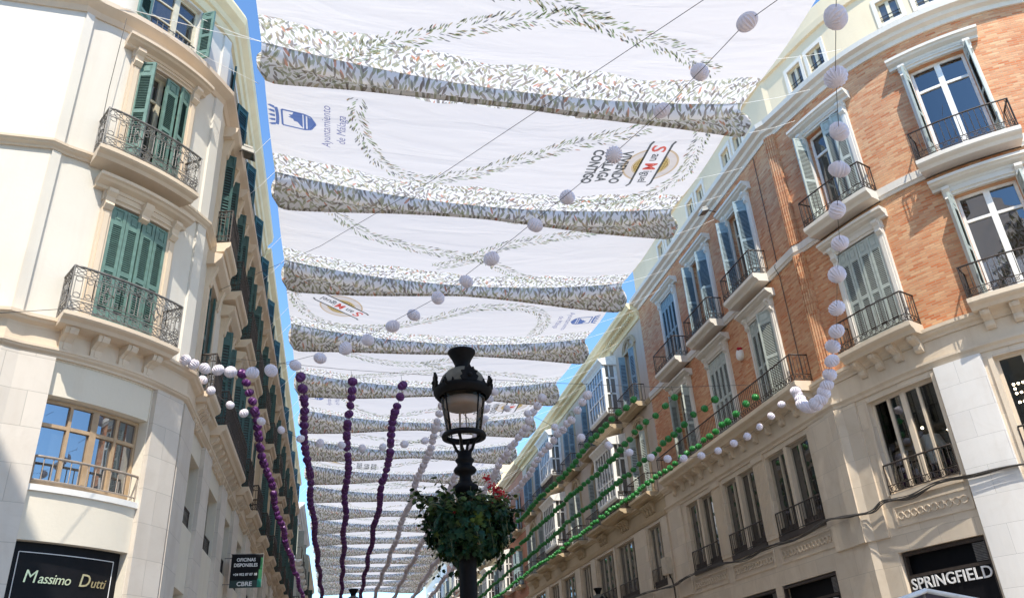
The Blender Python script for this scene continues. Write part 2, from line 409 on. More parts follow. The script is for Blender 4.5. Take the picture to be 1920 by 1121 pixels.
def railing(P, s0, s1, w, z0, z1, style, mat, parent, sides=(True, True), d0=0., name="railing"):
    w = w - .04
    L0 = (w - d0) if sides[0] else 0; L1 = s1 - s0; L2 = (w - d0) if sides[1] else 0
    def F(u, y, z):
        if u < L0: return P(s0 + y * 0, d0 + u, z) + (P.frame(s0)[1] * (-y))
        if u <= L0 + L1: return P(s0 + u - L0, w + y, z)
        return P(s1, w - (u - L0 - L1), z) + P.frame(s1)[1] * y
    m = MB(F); U = L0 + L1 + L2
    us = sorted(set([0, L0, L0 + L1, U] + [L0 + (v - s0) for v in P.cuts(s0, s1, .6)])); us = [u for u in us if 0 <= u <= U]
    def rail(z, r, y=0): m.bar([(u, y, z) for u in us], r, k=6)
    rail(z1, .024); rail(z0 + .05, .014)
    posts = [0.001, L0, L0 + L1, U - .001]
    for u in posts: m.bar([(u, 0, z0), (u, 0, z1)], .016)
    if style == 'plain':
        rail(z0 + .22, .012)
        n = max(2, int(U / .125))
        for i in range(n + 1):
            u = U * i / n; m.bar([(u, 0, z0 + .22), (u, 0, z0 + .3), (u, 0, z1 - .12), (u, 0, z1)], [.007, .012, .008, .012], k=5)
        k = int(U / .16)
        for i in range(k):
            a = U * i / k; b = U * (i + 1) / k
            m.bar([(a, 0, z0 + .05), (b, 0, z0 + .22)], .008); m.bar([(b, 0, z0 + .05), (a, 0, z0 + .22)], .008)
            m.bar([(q[0], 0, q[1]) for q in circle((a + b) / 2, z0 + .135, .045, 8)], .008)
    elif style == 'far':
        n = max(2, int(U / .14))
        for i in range(n + 1): m.bar([(U * i / n, 0, z0 + .05), (U * i / n, 0, z1)], .0105)
    elif style == 'dense':
        n = max(2, int(U / .09))
        for i in range(n + 1): m.bar([(U * i / n, 0, z0 + .05), (U * i / n, 0, z1)], .011)
        rail(z0 + .2, .014); rail(z1 - .17, .014)
        k = int(U / .18)
        for i in range(k):
            c = U * (i + .5) / k
            for zz in (z0 + .125, z1 - .085): m.bar([(q[0], 0, q[1]) for q in circle(c, zz, .055, 7)], .010)
    elif style == 'ornate':
        rail(z0 + .22, .011); rail(z1 - .19, .011); rail(z0 + .28, .008)
        H0, H1 = z0 + .28, z1 - .19
        k = max(2, round(U / .2)); st = U / k
        for i in range(k):
            c = st * (i + .5)
            for zz, r in ((z0 + .135, .062), (z1 - .095, .068)):
                m.bar([(q[0], 0, q[1]) for q in circle(c, zz, r, 10)], .008)
                m.bar([(c - st / 2, 0, zz - .07), (c, 0, zz), (c + st / 2, 0, zz - .07)], .008)
                m.bar([(c - st / 2, 0, zz + .07), (c, 0, zz), (c + st / 2, 0, zz + .07)], .008)
        k2 = max(2, round(U / .42)); st = U / k2; zm = (H0 + H1) / 2
        for i in range(k2):
            c = st * (i + .5); l = .11
            for q in (-1, 1):
                m.bar([(c + q * l, 0, H0), (c + q * l, 0, H1)], .009)
                m.bar([(c + q * .05, 0, H0 + .02), (c + q * .05, 0, H1 - .02)], .007)
                m.bar([(c + q * st * .5, 0, H0), (c + q * st * .5, 0, H1)], .008)
                for zz in (H0 + .07, H1 - .07): m.bar([(p_[0], 0, p_[1]) for p_ in circle(c + q * .16, zz, .042, 8)], .008)
            m.bar([(p_[0], 0, p_[1]) for p_ in circle(c, H0 + .05, .05, 8)], .008); m.bar([(p_[0], 0, p_[1]) for p_ in circle(c, H1 - .05, .05, 8)], .008)
            if i % 2 == 0:
                m.bar([(c, 0, zm + .15), (c + .035, 0, zm + .035), (c + .12, 0, zm), (c + .035, 0, zm - .035), (c, 0, zm - .15), (c - .035, 0, zm - .035), (c - .12, 0, zm), (c - .035, 0, zm + .035), (c, 0, zm + .15)], .014)
    return m.build(name, mat, parent)
def balcony(B, P, s0, s1, w, zb, zt, zr, slabmat, style, railmat, corbel=0, cmat=None, sides=(True, True)):
    m = MB(); h = zt - zb
    m.sweep([(-.05, zb), (w * .72, zb), (w * .8, zb + h * .3), (w * .94, zb + h * .45), (w, zb + h * .6), (w, zt), (-.05, zt)], s0, s1, P, .5)
    o = m.build("balcony", slabmat, B)
    railing(P, s0 + .03, s1 - .03, w, zt + .005, zr, style, railmat, o, sides)
    if corbel:
        for i in range(corbel):
            c = s0 + .22 + (s1 - s0 - .44) * i / (corbel - 1)
            scroll(P, c, zb, .42, w * .6, .1, cmat or slabmat, o)
    return o
def scroll(P, c, z, h, d, hw, mat, parent):
    q = MB(); pf = [(-.03, z), (d, z), (d * 1.02, z - h * .12), (d * .93, z - h * .28), (d * .62, z - h * .4), (d * .42, z - h * .55), (d * .45, z - h * .72), (d * .42, z - h * .86), (d * .25, z - h), (-.03, z - h)]
    q.sweep(pf, c - hw, c + hw, P); q.sweep([(p[0] * 1.06 + .004, z - (z - p[1]) * .97 - .012) for p in pf], c - hw * .35, c + hw * .35, P)
    return q.build("corbel", mat, parent)
def window(B, P, c, w, z0, z1, fmat, gmat, d=-.2, cols=2, trans=.27, fw=.055, name="window", mid=True, rows=()):
    m = MB(); a, b = c - w / 2, c + w / 2
    for x in (a, b - fw): m.box(x, x + fw, d, d + .06, z0, z1, P)
    m.box(a + fw, b - fw, d, d + .06, z1 - fw, z1, P); m.box(a + fw, b - fw, d, d + .06, z0, z0 + fw * 1.8, P)
    iw = (w - 2 * fw) / cols
    for i in range(1, cols):
        x = a + fw + iw * i; f = fw * (1.0 if (cols == 2 or i == cols // 2) else .45); m.box(x - f, x + f, d + .002, d + .075, z0 + fw * 1.8, z1 - fw, P)
    zt = z1 - (z1 - z0) * trans
    if trans: m.box(a + fw, b - fw, d + .004, d + .068, zt - fw * .5, zt + fw * .5, P)
    for r in rows: m.box(a + fw, b - fw, d + .006, d + .05, z0 + (z1 - z0) * r - .018, z0 + (z1 - z0) * r + .018, P)
    o = m.build(name, fmat, B)
    g = MB(); g.box(a + .01, b - .01, d + .015, d + .022, z0 + .01, z1 - .01, P, .4); g.build("pane", gmat, o)
    return o
def surround(B, P, c, w, z0, z1, hoodz, mat, jw=.2, hd=.32, jd=.09, over=.42, key=False, name="window_surround"):
    m = MB(); a, b = c - w / 2, c + w / 2
    for x0, x1 in ((a - jw, a), (b, b + jw)):
        m.box(x0, x1, -.02, jd, z0, z1 + .02, P); m.box(x0 + .05, x1 - .05, jd - .01, jd + .03, z0 + .15, z1 - .25, P)
    m.box(a - jw - .02, b + jw + .02, -.02, jd + .015, z1 + .02, hoodz[0], P)
    m.sweep(prof_mould(z1 + .04, z1 + .12, jd + .06), a - .02, b + .02, P)
    m.sweep(prof_mould(hoodz[0], hoodz[1], hd), a - over, b + over, P)
    for x in (a - jw / 2, b + jw / 2):
        z = hoodz[0]; q = hd * .72
        m.sweep([(-.02, z), (q, z), (q, z - .08), (q * .7, z - .16), (q * .62, z - .26), (q * .75, z - .33), (q * .45, z - .42), (-.02, z - .42)], x - .085, x + .085, P)
    if key:
        z = hoodz[0]; m.sweep([(-.02, z), (hd * .8, z), (hd * .7, z - .12), (hd * .5, z - .25), (hd * .55, z - .34), (-.02, z - .42)], c - .09, c + .09, P)
    return m.build(name, mat, B)

# ================================================================ GROUND
g = MB(); g.box(-120, 140, -60, 260, -.3, 0); g.uv = [(p * 1, q * 1) for p, q in g.uv]
for i, f in enumerate(g.f): pass
gv = g.build("ground", "paving"); 
ul = gv.data.uv_layers[0].data
for lp in gv.data.loops: ul[lp.index].uv = gv.data.vertices[lp.vertex_index].co.xy
tag(gv, kind="structure")

# ================================================================ RIGHT: brick corner building
B = thing("brick_building", "curved brick corner building with white stone trim, grey shutters and iron balconies", "building", (13.5, 19.45, 0))
CS = [-9.3, -5.88, -2.45]           # straight bays
CC = [2.43, 5.95, 9.5]              # bays round the corner
ow = 1.42
ops = [(c - ow / 2, c + ow / 2, a, b) for c in CS + CC for a, b in ((9.62, 12.72), (13.85, 16.98))]
wall(PR, -12.7, 13, 9.3, 18.1, ops).build("wall", "brick", B)
# brick quoin column at the turn of the facade
q = MB(); q.sweep([(-.02, 9.5), (.10, 9.5), (.10, 13.5), (-.02, 13.5)], .15, .55, PR); q.sweep([(-.02, 13.86), (.10, 13.86), (.10, 18.04), (-.02, 18.04)], .15, .55, PR)
for k in range(5):
    for z0, z1 in ((9.5, 13.5), (13.86, 18.04)): q.box(.19 + k * .075, .22 + k * .075, .09, .13, z0, z1, PR)
q.build("quoin", "brick", B)
for c in CC: pass
gops = [(-4.05, -1.4, 5.78, 8.36), (-7.42, -4.86, 5.78, 8.36), (-10.78, -8.25, 5.78, 8.36), (1.32, 3.38, 5.84, 8.36), (4.84, 7.1, 5.84, 8.36), (8.5, 10.6, 5.84, 8.36),
        (-4.55, -1.5, 0, 4.47, .35), (-7.95, -4.95, 0, 4.47, .35), (-11.2, -8.3, 0, 4.47, .35), (1.04, 3.42, 0, 4.5, .5), (4.9, 7.1, 0, 4.5, .5), (8.5, 10.6, 0, 4.5, .5)]
wall(PR, -12.7, 13, 0, 9.3, gops).build("stone_base", "marble_beige", B)
m = MB()
m.sweep([(-.02, 8.52), (.04, 8.52), (.06, 8.6), (.12, 8.66), (.12, 8.72), (.03, 8.74), (.03, 9.22), (-.02, 9.22)], -12.68, 13, PR, .5)
m.sweep(prof_mould(9.225, 9.5, .2), -12.68, 13, PR, .5); m.build("entablature", "trim_stone", B)
m = MB(); m.sweep([(-.02, 13.52), (.05, 13.52), (.07, 13.6), (.1, 13.62), (.1, 13.84), (-.02, 13.86)], -12.68, 13, PR, .5); m.build("string_course", "trim_white", B)
m = MB(); m.sweep([(-.02, 18.02), (.06, 18.02), (.08, 18.16), (.22, 18.2), (.26, 18.3), (.42, 18.34), (.44, 18.5), (-.3, 18.56), (-.3, 18.02)], -12.68, 13, PR, .5); m.build("cornice", "trim_white", B)
# set-back attic
aops = []
AW = [(x + c, .62) for c in (-9.35, -5.9, -2.45) for x in (-.5, .5)] + [(1.72, .6), (2.66, .6), (5.3, .62), (6.35, .62), (9, .6), (10, .6)]
for c, ww in AW: aops.append((c - ww / 2, c + ww / 2, 19.2, 20.05, .14))
wl = wall(PR, -13.5, 13, 18.4, 20.85, aops, d=-.32, dep=.14); wl.sweep([(-.32, 20.6), (-.22, 20.62), (-.2, 20.85), (-2.2, 21.0), (-2.2, 20.6)], -13.5, 13, PR, .6)
wl.sweep([(-.32, 20.86), (-.26, 20.9), (-.26, 21.45), (-2.2, 21.5), (-2.2, 20.86)], .9, 13, PR, .6); wl.face([PR(-13.5, -.32, 17.9), PR(-13.5, -6, 17.9), PR(-13.5, -6, 20.85), PR(-13.5, -.32, 20.85)]); wl.build("attic_wall", "plaster_attic", B)
for c, ww in AW:
    o = window(B, PR, c, ww, 19.2, 20.05, "frame_cream", "glass_grey", d=-.45, cols=2, trans=0, name="attic_window")
    q = MB(); 
    for x in (c - ww / 2 - .12, c + ww / 2): q.box(x, x + .12, -.33, -.27, 19.1, 20.2, PR)
    q.box(c - ww / 2, c + ww / 2, -.33, -.27, 20.05, 20.2, PR); q.box(c - ww / 2, c + ww / 2, -.33, -.26, 19.08, 19.2, PR); q.build("window_surround", "trim_white", B)
    q = MB(); [q.bar([(c - ww / 2, -.36, z), (c + ww / 2, -.36, z)], .012, PR) for z in (19.36, 19.5)]; q.build("guard_rail", "iron_black", o)
def shut_pair(B, P, c, w, z0, z1, mode, mats, slat=.05):
    """mode: list of (side, start, angle, leaf width)"""
    for side, s, ang, lw in mode:
        m = MB(); leaf(m, P, s, radians(ang), lw, z0 + .03, z1 - .03, side, slat=slat); m.build("shutter", mats, B)
GS = ["shutter_grey", "iron_brown"]; BS = ["shutter_blue", "iron_black"]
for i, c in enumerate(CS + CC):
    near = c > 0
    a, b = c - ow / 2, c + ow / 2
    for fl, (z0, z1, hz) in enumerate((((9.62, 12.72, (12.98, 13.24))), ((13.86, 16.98, (17.16, 17.44))))):
        o = window(B, PR, c, ow, z0, z1, "frame_white" if near else "frame_cream", ("glass_sun" if (near and i != 3) else "glass_dark"), fw=.075 if near else .06, trans=.24)
        if near and i != 3:
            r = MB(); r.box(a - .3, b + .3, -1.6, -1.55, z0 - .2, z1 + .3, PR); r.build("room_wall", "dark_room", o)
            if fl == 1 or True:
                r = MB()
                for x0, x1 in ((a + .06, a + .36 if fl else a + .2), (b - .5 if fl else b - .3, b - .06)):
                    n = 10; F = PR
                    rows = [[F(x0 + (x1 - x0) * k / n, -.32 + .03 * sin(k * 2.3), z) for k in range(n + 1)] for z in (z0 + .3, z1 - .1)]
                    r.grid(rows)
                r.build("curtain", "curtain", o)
        surround(B, PR, c, ow, z0 - .02, z1, hz, "trim_white", over=.42, hd=.34)
        ws = GS if (near or fl == 0) else BS
        h = ow / 4 - .005
        closed = [(1, a, 0, h), (1, a + ow / 4, 0, h), (-1, b, 0, h), (-1, b - ow / 4, 0, h)]
        if i == 0: md = closed if fl == 1 else [(1, a, 80, ow / 4), (-1, b, 78, ow / 4)]
        elif i == 1: md = [(1, a, 100, ow / 3.2), (-1, b, 55, ow / 3)] if fl == 1 else closed
        elif i == 2: md = [(1, a, 112, ow / 3), (-1, b, 60, ow / 3)] if fl == 1 else [(1, a, 3, h), (1, a + h, 8, h), (-1, b, 28, ow / 2.6)]
        elif i == 3: md = [(1, a, 100, ow / 3.1), (-1, b, 12, h), (-1, b - h, 10, h)] if fl == 1 else closed
        else: md = [(1, a, 96, ow / 3.4), (-1, b, 94, ow / 3.4)]
        shut_pair(o, PR, c, ow, z0, z1, md, ws)
    hw = 1.12
    balcony(B, PR, c - hw - .05, c + hw - .05, .62, 13.52, 13.8, 14.68, "trim_white", "plain", "iron_brown", sides=(True, True))
    if near: balcony(B, PR, c - hw, c + hw, .62, 9.42, 9.7, 10.55, "trim_stone", "plain", "iron_brown", corbel=4, cmat="trim_stone")
balcony(B, PR, -11.7, -.42, .62, 9.36, 9.66, 10.5, "trim_stone", "plain", "iron_brown", corbel=13, cmat="trim_stone")
for a, b in ((-4.05, -1.4), (-7.42, -4.86), (-10.78, -8.25)):
    o = window(B, PR, (a + b) / 2, b - a, 5.78, 8.36, "frame_taupe", "glass_dark", d=-.2, cols=4, trans=0, fw=.1)
    q = MB(); q.box((a + b) / 2 - .09, (a + b) / 2 + .09, -.2, .02, 5.8, 8.34, PR); q.build("mullion", "trim_stone", o)
    railing(PR, a + .02, b - .02, .06, 5.86, 6.56, 'far', "iron_brown", o, (False, False))
    q = MB(); q.box(a, b, -.1, -.08, 5.8, 6.1, PR); q.box(a, b, -.03, .05, 5.7, 5.86, PR); q.build("sill", "iron_brown", o)
def reeded(P, a, b, z0, z1, mat, parent, n=7, name="pilaster"):
    q = MB(); q.box(a, b, -.02, .05, z0, z1, P)
    for k in range(n):
        x = a + (b - a) * (k + .5) / n; q.box(x - .02, x + .02, .045, .075, z0 + .12, z1 - .25, P)
    q.box(a - .04, b + .04, -.02, .1, z1 - .16, z1, P); return q.build(name, mat, parent)
for a, b in ((-4.82, -4.12), (-8.2, -7.48)): reeded(PR, a, b, 5.86, 8.5, "trim_stone", B)
q = MB(); q.box(-12.45, -11.15, -.02, .07, 5.1, 8.5, PR); q.build("pilaster", "marble_beige", B)
q = MB(); q.box(-1.15, .95, -.02, .06, 4.9, 8.5, PR); q.box(-.2, .25, .05, .1, 4.9, 8.5, PR); q.build("pilaster", "marble_beige", B)
for a, b in ((3.52, 4.62), (7.3, 8.3)):
    q = MB(); q.box(a, b, -.02, .12, 0, 8.5, PR); q.build("pilaster", "marble_white", B)
# ring-patterned friezes under the mezzanine windows
for a, b, z, near in ((1.35, 3.35, 5.34, 1), (4.9, 7.05, 5.34, 1), (-4.1, -1.3, 5.32, 0), (-7.45, -4.7, 5.32, 0), (-10.9, -8.1, 5.32, 0)):
    q = MB(PR)
    q.box(a - .1, b + .1, -.02, .03, z - .26, z - .2, PR); q.box(a - .1, b + .1, -.02, .03, z + .2, z + .26, PR)
    q.box(a - .1, a - .04, -.02, .03, z - .2, z + .2, PR); q.box(b + .04, b + .1, -.02, .03, z - .2, z + .2, PR)
    k = int((b - a) / .19)
    for i in range(k):
        x = a + (b - a) * (i + .5) / k; q.bar([(p, .02, r) for p, r in circle(x, z, .085, 12)], .022)
    q.build("ring_frieze", "trim_stone", B)
o = window(B, PR, 9.55, 2.1, 5.84, 8.36, "trim_stone", "glass_dark", d=-.2, cols=4, trans=0, fw=.075)
for k, (a, b) in enumerate(((1.32, 3.38), (4.84, 7.1))):
    o = window(B, PR, (a + b) / 2, b - a, 5.84, 8.36, "trim_stone", "glass_clear", d=-.2, cols=4, trans=0, fw=.075)
    railing(PR, a + .02, b - .02, .1, 5.88, 6.62, 'plain', "iron_brown", o, (False, False))
    q = MB(); q.box(a, b, -.04, .06, 5.72, 5.88, PR); q.box(a - .1, a, -.02, .05, 5.86, 8.42, PR); q.box(b, b + .1, -.02, .05, 5.86, 8.42, PR); q.build("sill", "trim_stone", o)
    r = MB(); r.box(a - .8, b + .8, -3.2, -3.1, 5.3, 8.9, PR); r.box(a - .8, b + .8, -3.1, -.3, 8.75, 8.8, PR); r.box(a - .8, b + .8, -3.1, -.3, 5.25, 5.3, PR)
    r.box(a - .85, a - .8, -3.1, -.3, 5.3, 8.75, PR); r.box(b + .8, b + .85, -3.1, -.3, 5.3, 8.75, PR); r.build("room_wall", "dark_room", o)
    q = MB()
    for j in range(3):
        x = a + .5 + j * .55 + .2 * k; p = PR(x, -1.2 - .3 * j, 7.6 - .18 * (j % 2))
        rows = [[p + Vector((.035 * sin(t) * cos(u), .035 * sin(t) * sin(u), .035 * cos(t))) for u in [2 * pi * i / 8 for i in range(8)]] for t in [pi * i / 5 for i in range(6)]]
        q.grid(rows, closed_u=True)
    q.build("bulb", "bulb", o)
# attach the interior ceiling light cones to nothing: shirt shown in the window
fr, t, n = PR.frame(2.55, -.45)
m = MB(lambda x, y, z: fr + t * x + n * y + Vector((0, 0, z)))
sil = [(0, .0), (.19, .0), (.2, .45), (.33, .28), (.40, .36), (.26, .66), (.09, .74), (0, .72)]
pts = sil + [(-x, z) for x, z in sil[::-1][1:-1]]
rows = []
for yy, k in ((-.07, .82), (-.03, .97), (.03, 1), (.08, .9)): rows.append([m.F(x * k, yy + .02 * sin(x * 40), 6.42 + z) for x, z in pts])
m.grid(rows, closed_u=True); m.face(rows[-1]); m.face(rows[0][::-1])
sh = m.build("shirt", "shirt"); tag(sh, "pale short-sleeved shirt hanging behind the first-floor shop window beside the white pier", "shirt")
# shop fronts in the ground floor openings
def text(body, size, F, mat, name, parent, ext=.0, shear=0, offs=0, align='CENTER', spacing=1., xs=1., fit=None):
    cu = bpy.data.curves.new("t", 'FONT'); cu.body = body; cu.size = size; cu.align_x = align; cu.shear = shear; cu.offset = offs; cu.space_character = spacing
    cu.space_line = .92; cu.extrude = ext; cu.resolution_u = 3
    o = bpy.data.objects.new("t", cu); COL.objects.link(o); dg = bpy.context.evaluated_depsgraph_get()
    me = bpy.data.meshes.new_from_object(o.evaluated_get(dg)); bpy.data.objects.remove(o); bpy.data.curves.remove(cu)
    if fit: xs = fit / max(.01, max(v.co.x for v in me.vertices) - min(v.co.x for v in me.vertices))
    for v in me.vertices: v.co = F(v.co.x * xs, v.co.y, v.co.z)
    me.materials.clear(); me.materials.append(MAT[mat]); me.name = name
    for p in me.polygons: p.use_smooth = False
    r = bpy.data.objects.new(name, me); COL.objects.link(r); r.parent = parent; r.location = -WLOC.get(parent.name, Vector((0, 0, 0))); WLOC[r.name] = Vector((0, 0, 0))
    return r
def shopfront(s0, s1, ztop, label, txt, size, zt, dd=-.12):
    o0 = thing("shop_sign", label, "shop sign", PR((s0 + s1) / 2, dd, 3.4)[:])
    q = MB(); q.box(s0 + .02, s1 - .02, dd - .1, dd, 2.9, ztop - .62, PR); q.build("sign_board", "sign_black", o0)
    text(txt, size, lambda x, y, z: PR((s0 + s1) / 2 + x, dd + .03 + z, zt + y), "letter_white", "lettering", o0, ext=.012, offs=.003, spacing=1.04, fit=(s1 - s0) * .92)
    q = MB(); 
    for x in (s0 + .02, s1 - .09): q.box(x, x + .07, dd - .1, dd + .02, 2.9, ztop - .02, PR)
    q.box(s0 + .09, s1 - .09, dd - .1, dd + .03, ztop - .62, ztop - .55, PR); q.box(s0 + .09, s1 - .09, dd - .1, dd + .02, ztop - .1, ztop - .02, PR); q.build("sign_frame", "iron_brown", o0)
    q = MB()
    for i in range(12): q.box(s1 - .42, s1 - .1, dd - .06, dd - .03, ztop - .52 + i * .034, ztop - .5 + i * .034, PR)
    q.build("vent_grille", "iron_grey", o0)
    q = MB(); q.box(s0 + .002, s1 - .002, dd - .3, dd - .2, 0, ztop - .004, PR); q.build("dark_glazing", "sign_black", o0)
shopfront(1.04, 3.42, 4.5, "black shop sign with white SPRINGFIELD letters on the rounded corner, beside the white marble pier", "SPRINGFIELD", .37, 3.60)
shopfront(-4.55, -1.5, 4.47, "black street-side shop sign with white lettering cut off by the bottom edge of the picture", "SPRINGFIELD", .37, 3.55, -.05)
shopfront(-7.95, -4.95, 4.47, "black shop sign on the street side, farther from the corner than the other two", "SPRINGFIELD", .37, 3.5, -.05)
for a, b in ((-11.2, -8.3), (4.9, 7.1), (8.5, 10.6)):
    q = MB(); q.box(a + .02, b - .02, -.4, -.3, 0, 4.46, PR); q.build("shop_glazing", "glass_dark", B)
# illuminated bulb letters in the next shop window
o0 = thing("lit_sign", "letters made of round glowing bulbs hanging in the shop window at the right edge", "light sign", PR(5.4, -.7, 7.4)[:])
q = MB()
GL = {'S': ["111", "100", "111", "001", "111"], 'F': ["111", "100", "110", "100", "100"], 'P': ["111", "101", "111", "100", "100"]}
for li, ch in enumerate("SPF"):
    for r_, row in enumerate(GL[ch]):
        for c_, v in enumerate(row):
            if v == '1':
                p = PR(5.0 + li * .38 + c_ * .11, -.45, 7.72 - r_ * .11)
                rows = [[p + Vector((.03 * sin(t_) * cos(u), .03 * sin(t_) * sin(u), .03 * cos(t_))) for u in [2 * pi * i / 7 for i in range(7)]] for t_ in [pi * i / 4 for i in range(5)]]
                q.grid(rows, closed_u=True)
q.build("bulb", "bulb", o0)

# ================================================================ RIGHT: cream building next door
B = thing("cream_building", "cream plaster building with glazed bay windows and arched window heads, next to the brick building", "building", (13.5, 32.2, 0))
END = -39.7
cols = [(-14.5, 'w'), (-18.1, 'b'), (-21.5, 'w'), (-25.6, 'w'), (-29.7, 'b'), (-33.6, 'w'), (-37.2, 'w')]
ops = [(c - .62, c + .62, a, b) for c, k in cols if k == 'w' for a, b in ((9.6, 12.55), (13.85, 16.7))]
wall(PR, END, -12.702, 8.5, 17.9, ops).build("wall", "plaster_grey", B)
mops = []
x = -13.0
for a, b in ((-15.25, -13.6), (-19.75, -17.05), (-23.2, -20.25), (-26.2, -24.2), (-30.4, -27.4), (-33.6, -31.3), (-37.9, -34.8)): mops += [(a, b, 5.78, 8.36)]
sops = [(a, b, 0, 4.4, .3) for a, b in ((-15.4, -13.4), (-19.75, -17.05), (-23.2, -20.25), (-26.2, -24.2), (-30.4, -27.4), (-33.6, -31.3), (-37.9, -34.8))]
wall(PR, END, -12.702, 0, 8.5, mops + sops).build("stone_base", "marble_beige", B)
q = MB()
for a, b, *_ in sops: q.box(a, b, -.29, -.25, 0, 4.4, PR)
q.build("shop_glazing", "glass_dark", B)
m = MB(); m.sweep([(-.02, 8.5), (.05, 8.5), (.1, 8.62), (.12, 8.7), (.03, 8.74), (.03, 9.2), (-.02, 9.2)], END, -12.702, PR); m.sweep(prof_mould(9.2, 9.45, .16), END, -12.702, PR); m.build("entablature", "plaster_ochre", B)
m = MB(); m.sweep(prof_mould(13.5, 13.72, .1), END, -12.702, PR); m.build("string_course", "plaster_ochre", B)
m = MB(); m.sweep([(-.02, 17.62), (.07, 17.64), (.09, 17.8), (.2, 17.98), (.26, 18.05), (.5, 18.1), (.54, 18.2), (.62, 18.28), (.62, 18.4), (-1, 18.5), (-1, 17.6)], END, -12.702, PR)
k = 0; x = END + .2
while x < -12.9: m.box(x, x + .1, .18, .36, 17.86, 18.03, PR); x += .24
m.build("cornice", "plaster_yellow", B)
def bay(B, P, c, z0, z1, w=2.9, d=.78):
    q = MB(); a, b = c - w / 2, c + w / 2
    q.sweep([(0, z0), (d * .9, z0), (d, z0 + .1), (d, z0 + .22), (0, z0 + .22)], a, b, P)
    q.sweep([(0, z1), (d, z1), (d + .06, z1 + .1), (d + .18, z1 + .22), (d + .2, z1 + .3), (0, z1 + .55)], a - .1, b + .1, P)
    for x in (a, b - .16): 
        q.box(x, x + .16, d - .16, d, z0 + .22, z1, P); q.box(x, x + .16, 0, .14, z0 + .22, z1, P)
    hs = [z0 + .22, z0 + 1.0, z0 + 1.08, z1 - .72, z1 - .66, z1]
    for e in (a + .02, b - .1):
        for z in (z0 + 1.0, z1 - .72): q.box(e, e + .08, .14, d - .16, z, z + .08, P)
        q.box(e, e + .08, d * .48, d * .48 + .06, z0 + .22, z1, P)
    q.box(a + .16, b - .16, d - .1, d - .03, z0 + 1.0, z0 + 1.08, P); q.box(a + .16, b - .16, d - .1, d - .03, z1 - .72, z1 - .65, P); q.box(a + .16, b - .16, d - .1, d - .02, z1 - .1, z1, P)
    for i in range(1, 6): x = a + .16 + (w - .32) * i / 6; q.box(x - .025, x + .025, d - .09, d - .025, z0 + .22, z1 - .1, P)
    o = q.build("bay_window", "frame_white", B)
    g = MB(); g.box(a + .16, b - .16, d - .075, d - .065, z0 + .22, z1 - .1, P)
    for x in (a + .05, b - .06): g.box(x, x + .008, .14, d - .16, z0 + .22, z1, P)
    g.build("pane", "glass_grey", o)
    r = MB(); r.box(a + .08, b - .08, .02, d - .2, z0 + .23, z0 + .98, P); r.build("bay_panel", "frame_taupe", o)
    return o
def arch_hood(B, P, c, w, z, mat):
    q = MB(P); R_ = w / 2
    for rr, r in ((R_ + .12, .075), (R_ - .02, .05)):
        q.bar([(c + rr * cos(t), .05, z + rr * .72 * sin(t)) for t in [pi * i / 12 for i in range(13)]], r)
    q.bar([(c, .02, z + .08), (c, .05, z + R_ * .6)], .06)
    for k in (-1, 1): q.bar([(c + k * (.12 + .12 * cos(t)), .02, z + .16 + .1 * sin(t)) for t in [2 * pi * i / 8 for i in range(9)]], .03)
    q.build("arch_hood", mat, B)
for c, k in cols:
    for fl, (z0, z1) in enumerate(((9.6, 12.55), (13.85, 16.7))):
        if k == 'b':
            bay(B, PR, c, z0 + .45, z1 + .15)
            balcony(B, PR, c - 1.5, c + 1.5, .72, 9.38 if fl == 0 else 13.5, 9.6 if fl == 0 else 13.72, 10.4 if fl == 0 else 14.55, "plaster_ochre", "dense", "iron_brown")
            arch_hood(B, PR, c, 2.2, z1 + .72, "plaster_ochre")
        else:
            o = window(B, PR, c, 1.24, z0, z1, "frame_cream", "glass_dark", trans=.2)
            m = MB(); 
            for xx in (c - .8, c + .62): m.box(xx, xx + .18, -.02, .07, z0, z1, PR)
            m.box(c - .82, c + .82, -.02, .1, z1, z1 + .14, PR); m.build("window_surround", "plaster_ochre", B)
            arch_hood(B, PR, c, 1.5, z1 + .1, "plaster_ochre")
            shut_pair(o, PR, c, 1.24, z0, z1, [(1, c - .62, 105, .36), (-1, c + .62, 25 if c > -16 else 80, .36)], BS if fl else GS, .07)
            balcony(B, PR, c - 1.2, c + 1.2, .58, 9.38 if fl == 0 else 13.5, 9.6 if fl == 0 else 13.72, 10.4 if fl == 0 else 14.55, "plaster_ochre", "far", "iron_brown")
        if fl == 0:
            for j in range(4): scroll(PR, c - .5 + .33 * j, 9.25, .42, .3, .09, "plaster_ochre", B)
for a, b, *_ in mops:
    o = window(B, PR, (a + b) / 2, b - a, 5.78, 8.36, "frame_taupe", "glass_grey", d=-.2, cols=3 if b - a < 2 else 4, trans=0, fw=.09)
    railing(PR, a + .02, b - .02, .06, 5.84, 6.56, 'far', "iron_brown", o, (False, False))
    q = MB(); q.box(a, b, -.1, -.06, 5.8, 6.08, PR); q.build("sill", "iron_brown", o)
xs = sorted([(-12.75, -13.5)] + [(mops[i][0] - .1, mops[i + 1][1] + .1) for i in range(6)])
for b, a in xs:
    if b - a > .2 or True:
        aa, bb = min(a, b) , max(a, b)
        q = MB(); q.box(aa, bb, -.02, .07, 4.9, 8.44, PR); q.build("pilaster", "marble_beige", B)

